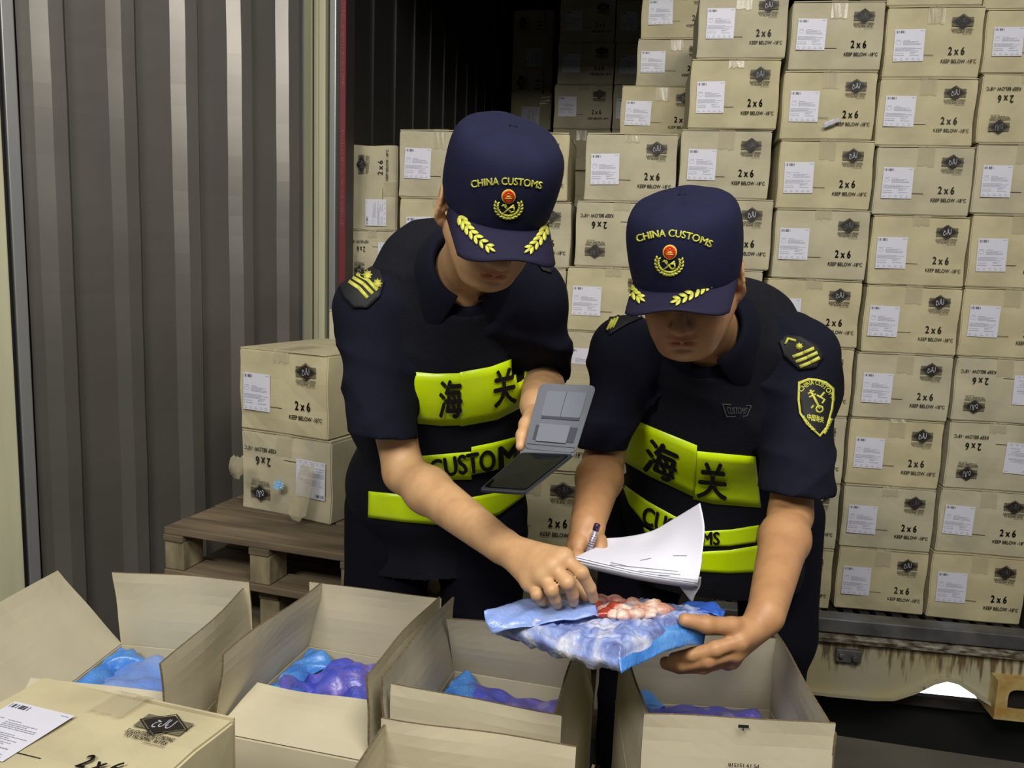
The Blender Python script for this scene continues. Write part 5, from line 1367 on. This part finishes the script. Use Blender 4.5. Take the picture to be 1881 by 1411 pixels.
sheet('folded_film', [[P(1152, 1163, 1.26), P(1200, 1154, 1.30), P(1250, 1148, 1.33), P(1296, 1142, 1.37)],
                      [P(1136, 1196, 1.195), P(1190, 1176, 1.255), P(1244, 1163, 1.305), P(1296, 1160, 1.355)],
                      [P(1141, 1236, 1.165), P(1195, 1210, 1.235), P(1250, 1188, 1.295), P(1292, 1184, 1.345)]], FILMP, bag, amp=.0015, seed=4)
sheet('folded_film', [[P(1212, 1120, 1.43), P(1262, 1108, 1.45), P(1310, 1106, 1.45), P(1332, 1124, 1.43)],
                      [P(1240, 1134, 1.40), P(1280, 1126, 1.41), P(1312, 1128, 1.41), P(1326, 1140, 1.40)]], FILMP, bag, amp=.002, seed=5, nv=6)
sheet('folded_film', [[P(1080, 1092, 1.52), P(1110, 1096, 1.53), P(1150, 1105, 1.51), P(1185, 1113, 1.49)],
                      [P(1086, 1102, 1.50), P(1112, 1104, 1.51), P(1150, 1112, 1.49), P(1185, 1118, 1.47)]], FILMD, bag, amp=.001, seed=6, nv=4)

# ------------------------------------------------------------------ papers on a clipboard, pen, open phone wallet
pap = empty('papers', 'white curling sheets on a grey clipboard held by the right officer', 'papers', P(1170, 1040, 1.44))
g = [[P(1056, 1023, 1.40), P(1110, 1036, 1.385), P(1168, 1049, 1.375), P(1226, 1059, 1.365), P(1282, 1067, 1.355)],
     [P(1080, 1012, 1.44), P(1130, 1016, 1.435), P(1182, 1018, 1.43), P(1238, 1015, 1.41), P(1290, 1016, 1.375)],
     [P(1104, 1000, 1.48), P(1146, 999, 1.485), P(1194, 994, 1.485), P(1244, 978, 1.45), P(1294, 968, 1.40)],
     [P(1114, 989, 1.50), P(1150, 986, 1.525), P(1196, 976, 1.52), P(1238, 953, 1.49), P(1286, 924, 1.44)]]
top_sheet = sheet('top_sheet', g, WHITE, pap, thick=.0006, nu=36, nv=24)
dz = Vector((0, 0, -.004))
sheet('under_sheets', [[p+dz for p in g[0]], [p+dz*1.5 for p in g[1]], [p+dz*3+Vector((-.006, .01, .012)) for p in [P(1100, 998, 1.49), P(1140, 1000, 1.50), P(1190, 1002, 1.50), P(1240, 1004, 1.45), P(1284, 1010, 1.40)]]], WHITE, pap, thick=.003, nu=24, nv=10)
dz2 = Vector((0, 0, -.0105))
cb = sheet('clipboard', [[p+dz2 for p in g[0]], [p+dz2*1.2 for p in [P(1078, 1014, 1.45), P(1130, 1020, 1.44), P(1182, 1024, 1.44), P(1238, 1030, 1.42), P(1284, 1040, 1.38)]]], GREYB, pap, thick=.010, nu=16, nv=6); cb['label'] = 'grey clipboard'
sheet('hanging_sheet', [[P(1238, 1064, 1.375), P(1262, 1062, 1.37), P(1288, 1060, 1.36)], [P(1252, 1082, 1.375), P(1270, 1080, 1.37), P(1286, 1078, 1.365)], [P(1266, 1100, 1.375), P(1272, 1106, 1.37), P(1276, 1092, 1.365)]], mat('grey_sheet', rgb(150, 152, 156), .6), pap, nu=10, nv=8)
bt = bvh_of(top_sheet); ls_ = []
for (x0, y0, x1, y1) in ((1120, 1038, 1245, 1050), (1128, 1045, 1250, 1056), (1237, 1021, 1262, 1021), (1176, 1030, 1196, 1026), (1122, 1034, 1150, 1040), (1150, 1050, 1230, 1058)):
    ls_.append(stroke2d([(x0+(x1-x0)*k/8, y0+(y1-y0)*k/8) for k in range(9)], .9))
decal('printed_lines', merge2d(ls_), bt, INKL, pap, .0012, 0, .3)
pen = MB(); a, b = P(1098, 962, 1.455), P(1080, 1018, 1.45)
pen.tube([a.lerp(b, .22), a.lerp(b, .95), b], [.0055, .0055, .003], 14); tp = empty('pen', 'silver and dark pen held in the right-hand officer\'s fist', 'pen', b)
pen.build('barrel', PENM, tp, True); pen = MB(); pen.tube([a, a.lerp(b, .03), a.lerp(b, .22)], [.0045, .0060, .0062], 14); pen.build('end_cap', PENC, tp, True)
pen = MB()
for k in range(6): q = a.lerp(b, .35+.08*k); pen.tube([q, q.lerp(a, .03)], .0057, 14)
pen.build('barrel_print', PENC, tp, True)
wal = empty('phone_wallet', 'open grey phone wallet with a black screen in the left officer\'s hand', 'phone case', P(970, 826, 1.47))
def plate(name, q, th, m, parent, lift=0.0, rad=0.0, n=6):
    """rounded quad slab; q: four corners (tl,tr,br,bl)"""
    q = [Vector(x) for x in q]; nrm = (q[1]-q[0]).cross(q[3]-q[0]).normalized()
    if nrm.dot(EYE-q[0]) < 0: nrm = -nrm
    out = []
    for i in range(4):
        a, b, c_ = q[i-1], q[i], q[(i+1) % 4]; d1 = (a-b).normalized(); d2 = (c_-b).normalized()
        if rad == 0: out.append(b)
        else:
            for k in range(n+1):
                t = k/n*PI/2; out.append(b+d1*rad*(1-math.sin(t))+d2*rad*(1-math.cos(t)))
    m_ = len(out); v = [p+nrm*lift for p in out]+[p+nrm*(lift-th) for p in out]
    f = [tuple(range(m_)), tuple(reversed(range(m_, 2*m_)))]+[(i, i+m_, (i+1) % m_+m_, (i+1) % m_) for i in range(m_)]
    o = mesh_obj(name, v, f, m, parent); b_ = o.modifiers.new('b', 'BEVEL'); b_.width = min(.001, th*.3); b_.segments = 2; b_.limit_method = 'ANGLE'; return o
q1 = [P(992, 704, 1.53), P(1096, 708, 1.53), P(1057, 833, 1.46), P(962, 824, 1.46)]
def inq(q, u, v): return (q[0]*(1-u)+q[1]*u)*(1-v)+(q[3]*(1-u)+q[2]*u)*v
def sub(q, u0, v0, u1, v1): return [inq(q, u0, v0), inq(q, u1, v0), inq(q, u1, v1), inq(q, u0, v1)]
plate('cover', q1, .004, HOLD, wal, 0, .012)
plate('card_pocket', sub(q1, .16, .12, .88, .50), .0015, mat('wallet_pocket', rgb(112, 116, 128), .75, spec=.15), wal, .0018, .004)
plate('card_slot', sub(q1, .18, .50, .88, .54), .001, HOLD2, wal, .0020)
plate('card_slot', sub(q1, .51, .12, .52, .50), .0008, HOLD2, wal, .0024)
plate('strap_back', sub(q1, .12, .64, .90, .86), .001, HOLD2, wal, .0014)
plate('strap', sub(q1, .18, .62, .76, .88), .0022, mat('wallet_strap', rgb(116, 119, 130), .75, spec=.15), wal, .0034)
plate('fold_line', sub(q1, .04, .92, .96, .93), .0006, HOLD2, wal, .0010)
plate('spine', [q1[3], q1[2], P(1052, 838, 1.452), P(956, 832, 1.452)], .004, HOLD, wal, 0)
q2 = [P(958, 830, 1.455), P(1054, 834, 1.455), P(965, 905, 1.335), P(880, 899, 1.335)]
plate('tray', q2, .006, mat('dark_case', rgb(40, 42, 50), .4), wal, 0, .008)
plate('screen', sub(q2, .05, .05, .95, .95), .002, SCREEN, wal, .0022, .006)

# torn film and scraps
sc_ = scrap(512, 891, 0, mat('sky_blue_scrap', rgb(140,190,226), .4, coat=.4, bump=.6, bscale=90), 'film_scrap', (.014, .005, .012), cc, 2.385)
pf = P(560, 700, 2.30)
carn = bpy.data.objects
ts = sheet('torn_tape', [[P(428, 835, 2.40), P(436, 840, 2.39), P(448, 836, 2.385)], [P(420, 855, 2.395), P(432, 862, 2.38), P(450, 856, 2.38)], [P(424, 872, 2.40), P(436, 880, 2.385), P(446, 872, 2.385)]], TAPE, cc, amp=.003, nu=12, nv=12)
ts = sheet('torn_tape', [[P(556, 848, 2.32), P(566, 856, 2.315), P(578, 850, 2.31)], [P(540, 900, 2.33), P(556, 905, 2.32), P(572, 900, 2.31)], [P(528, 945, 2.335), P(545, 958, 2.325), P(562, 948, 2.315)]], TAPE, cc, amp=.003, nu=14, nv=20)
F_ = lambda px, py, d: C(uw(px, py, 0)[0], d, uw(px, py, 0)[1])
tg = sheet('paper_scrap', [[F_(1509, 229, -.024), F_(1525, 223, -.030), F_(1541, 219, -.018)], [F_(1512, 237, -.018), F_(1528, 230, -.024), F_(1542, 224, -.014)]], PAPER, bpy.data.objects['carton.001'], amp=.001, nu=10, nv=4)
tg['label'] = 'curled scrap of pale paper stuck on the carton face'
sheet('shoulder_mesh', [[P(1494, 610, 1.84), P(1512, 612, 1.84), P(1532, 618, 1.85)], [P(1516, 660, 1.83), P(1530, 664, 1.84), P(1546, 672, 1.86)], [P(1522, 710, 1.82), P(1534, 716, 1.84), P(1549, 724, 1.86)], [P(1520, 765, 1.81), P(1526, 768, 1.82), P(1533, 768, 1.84)]], VEST, vestB, thick=.004, nu=12, nv=18)
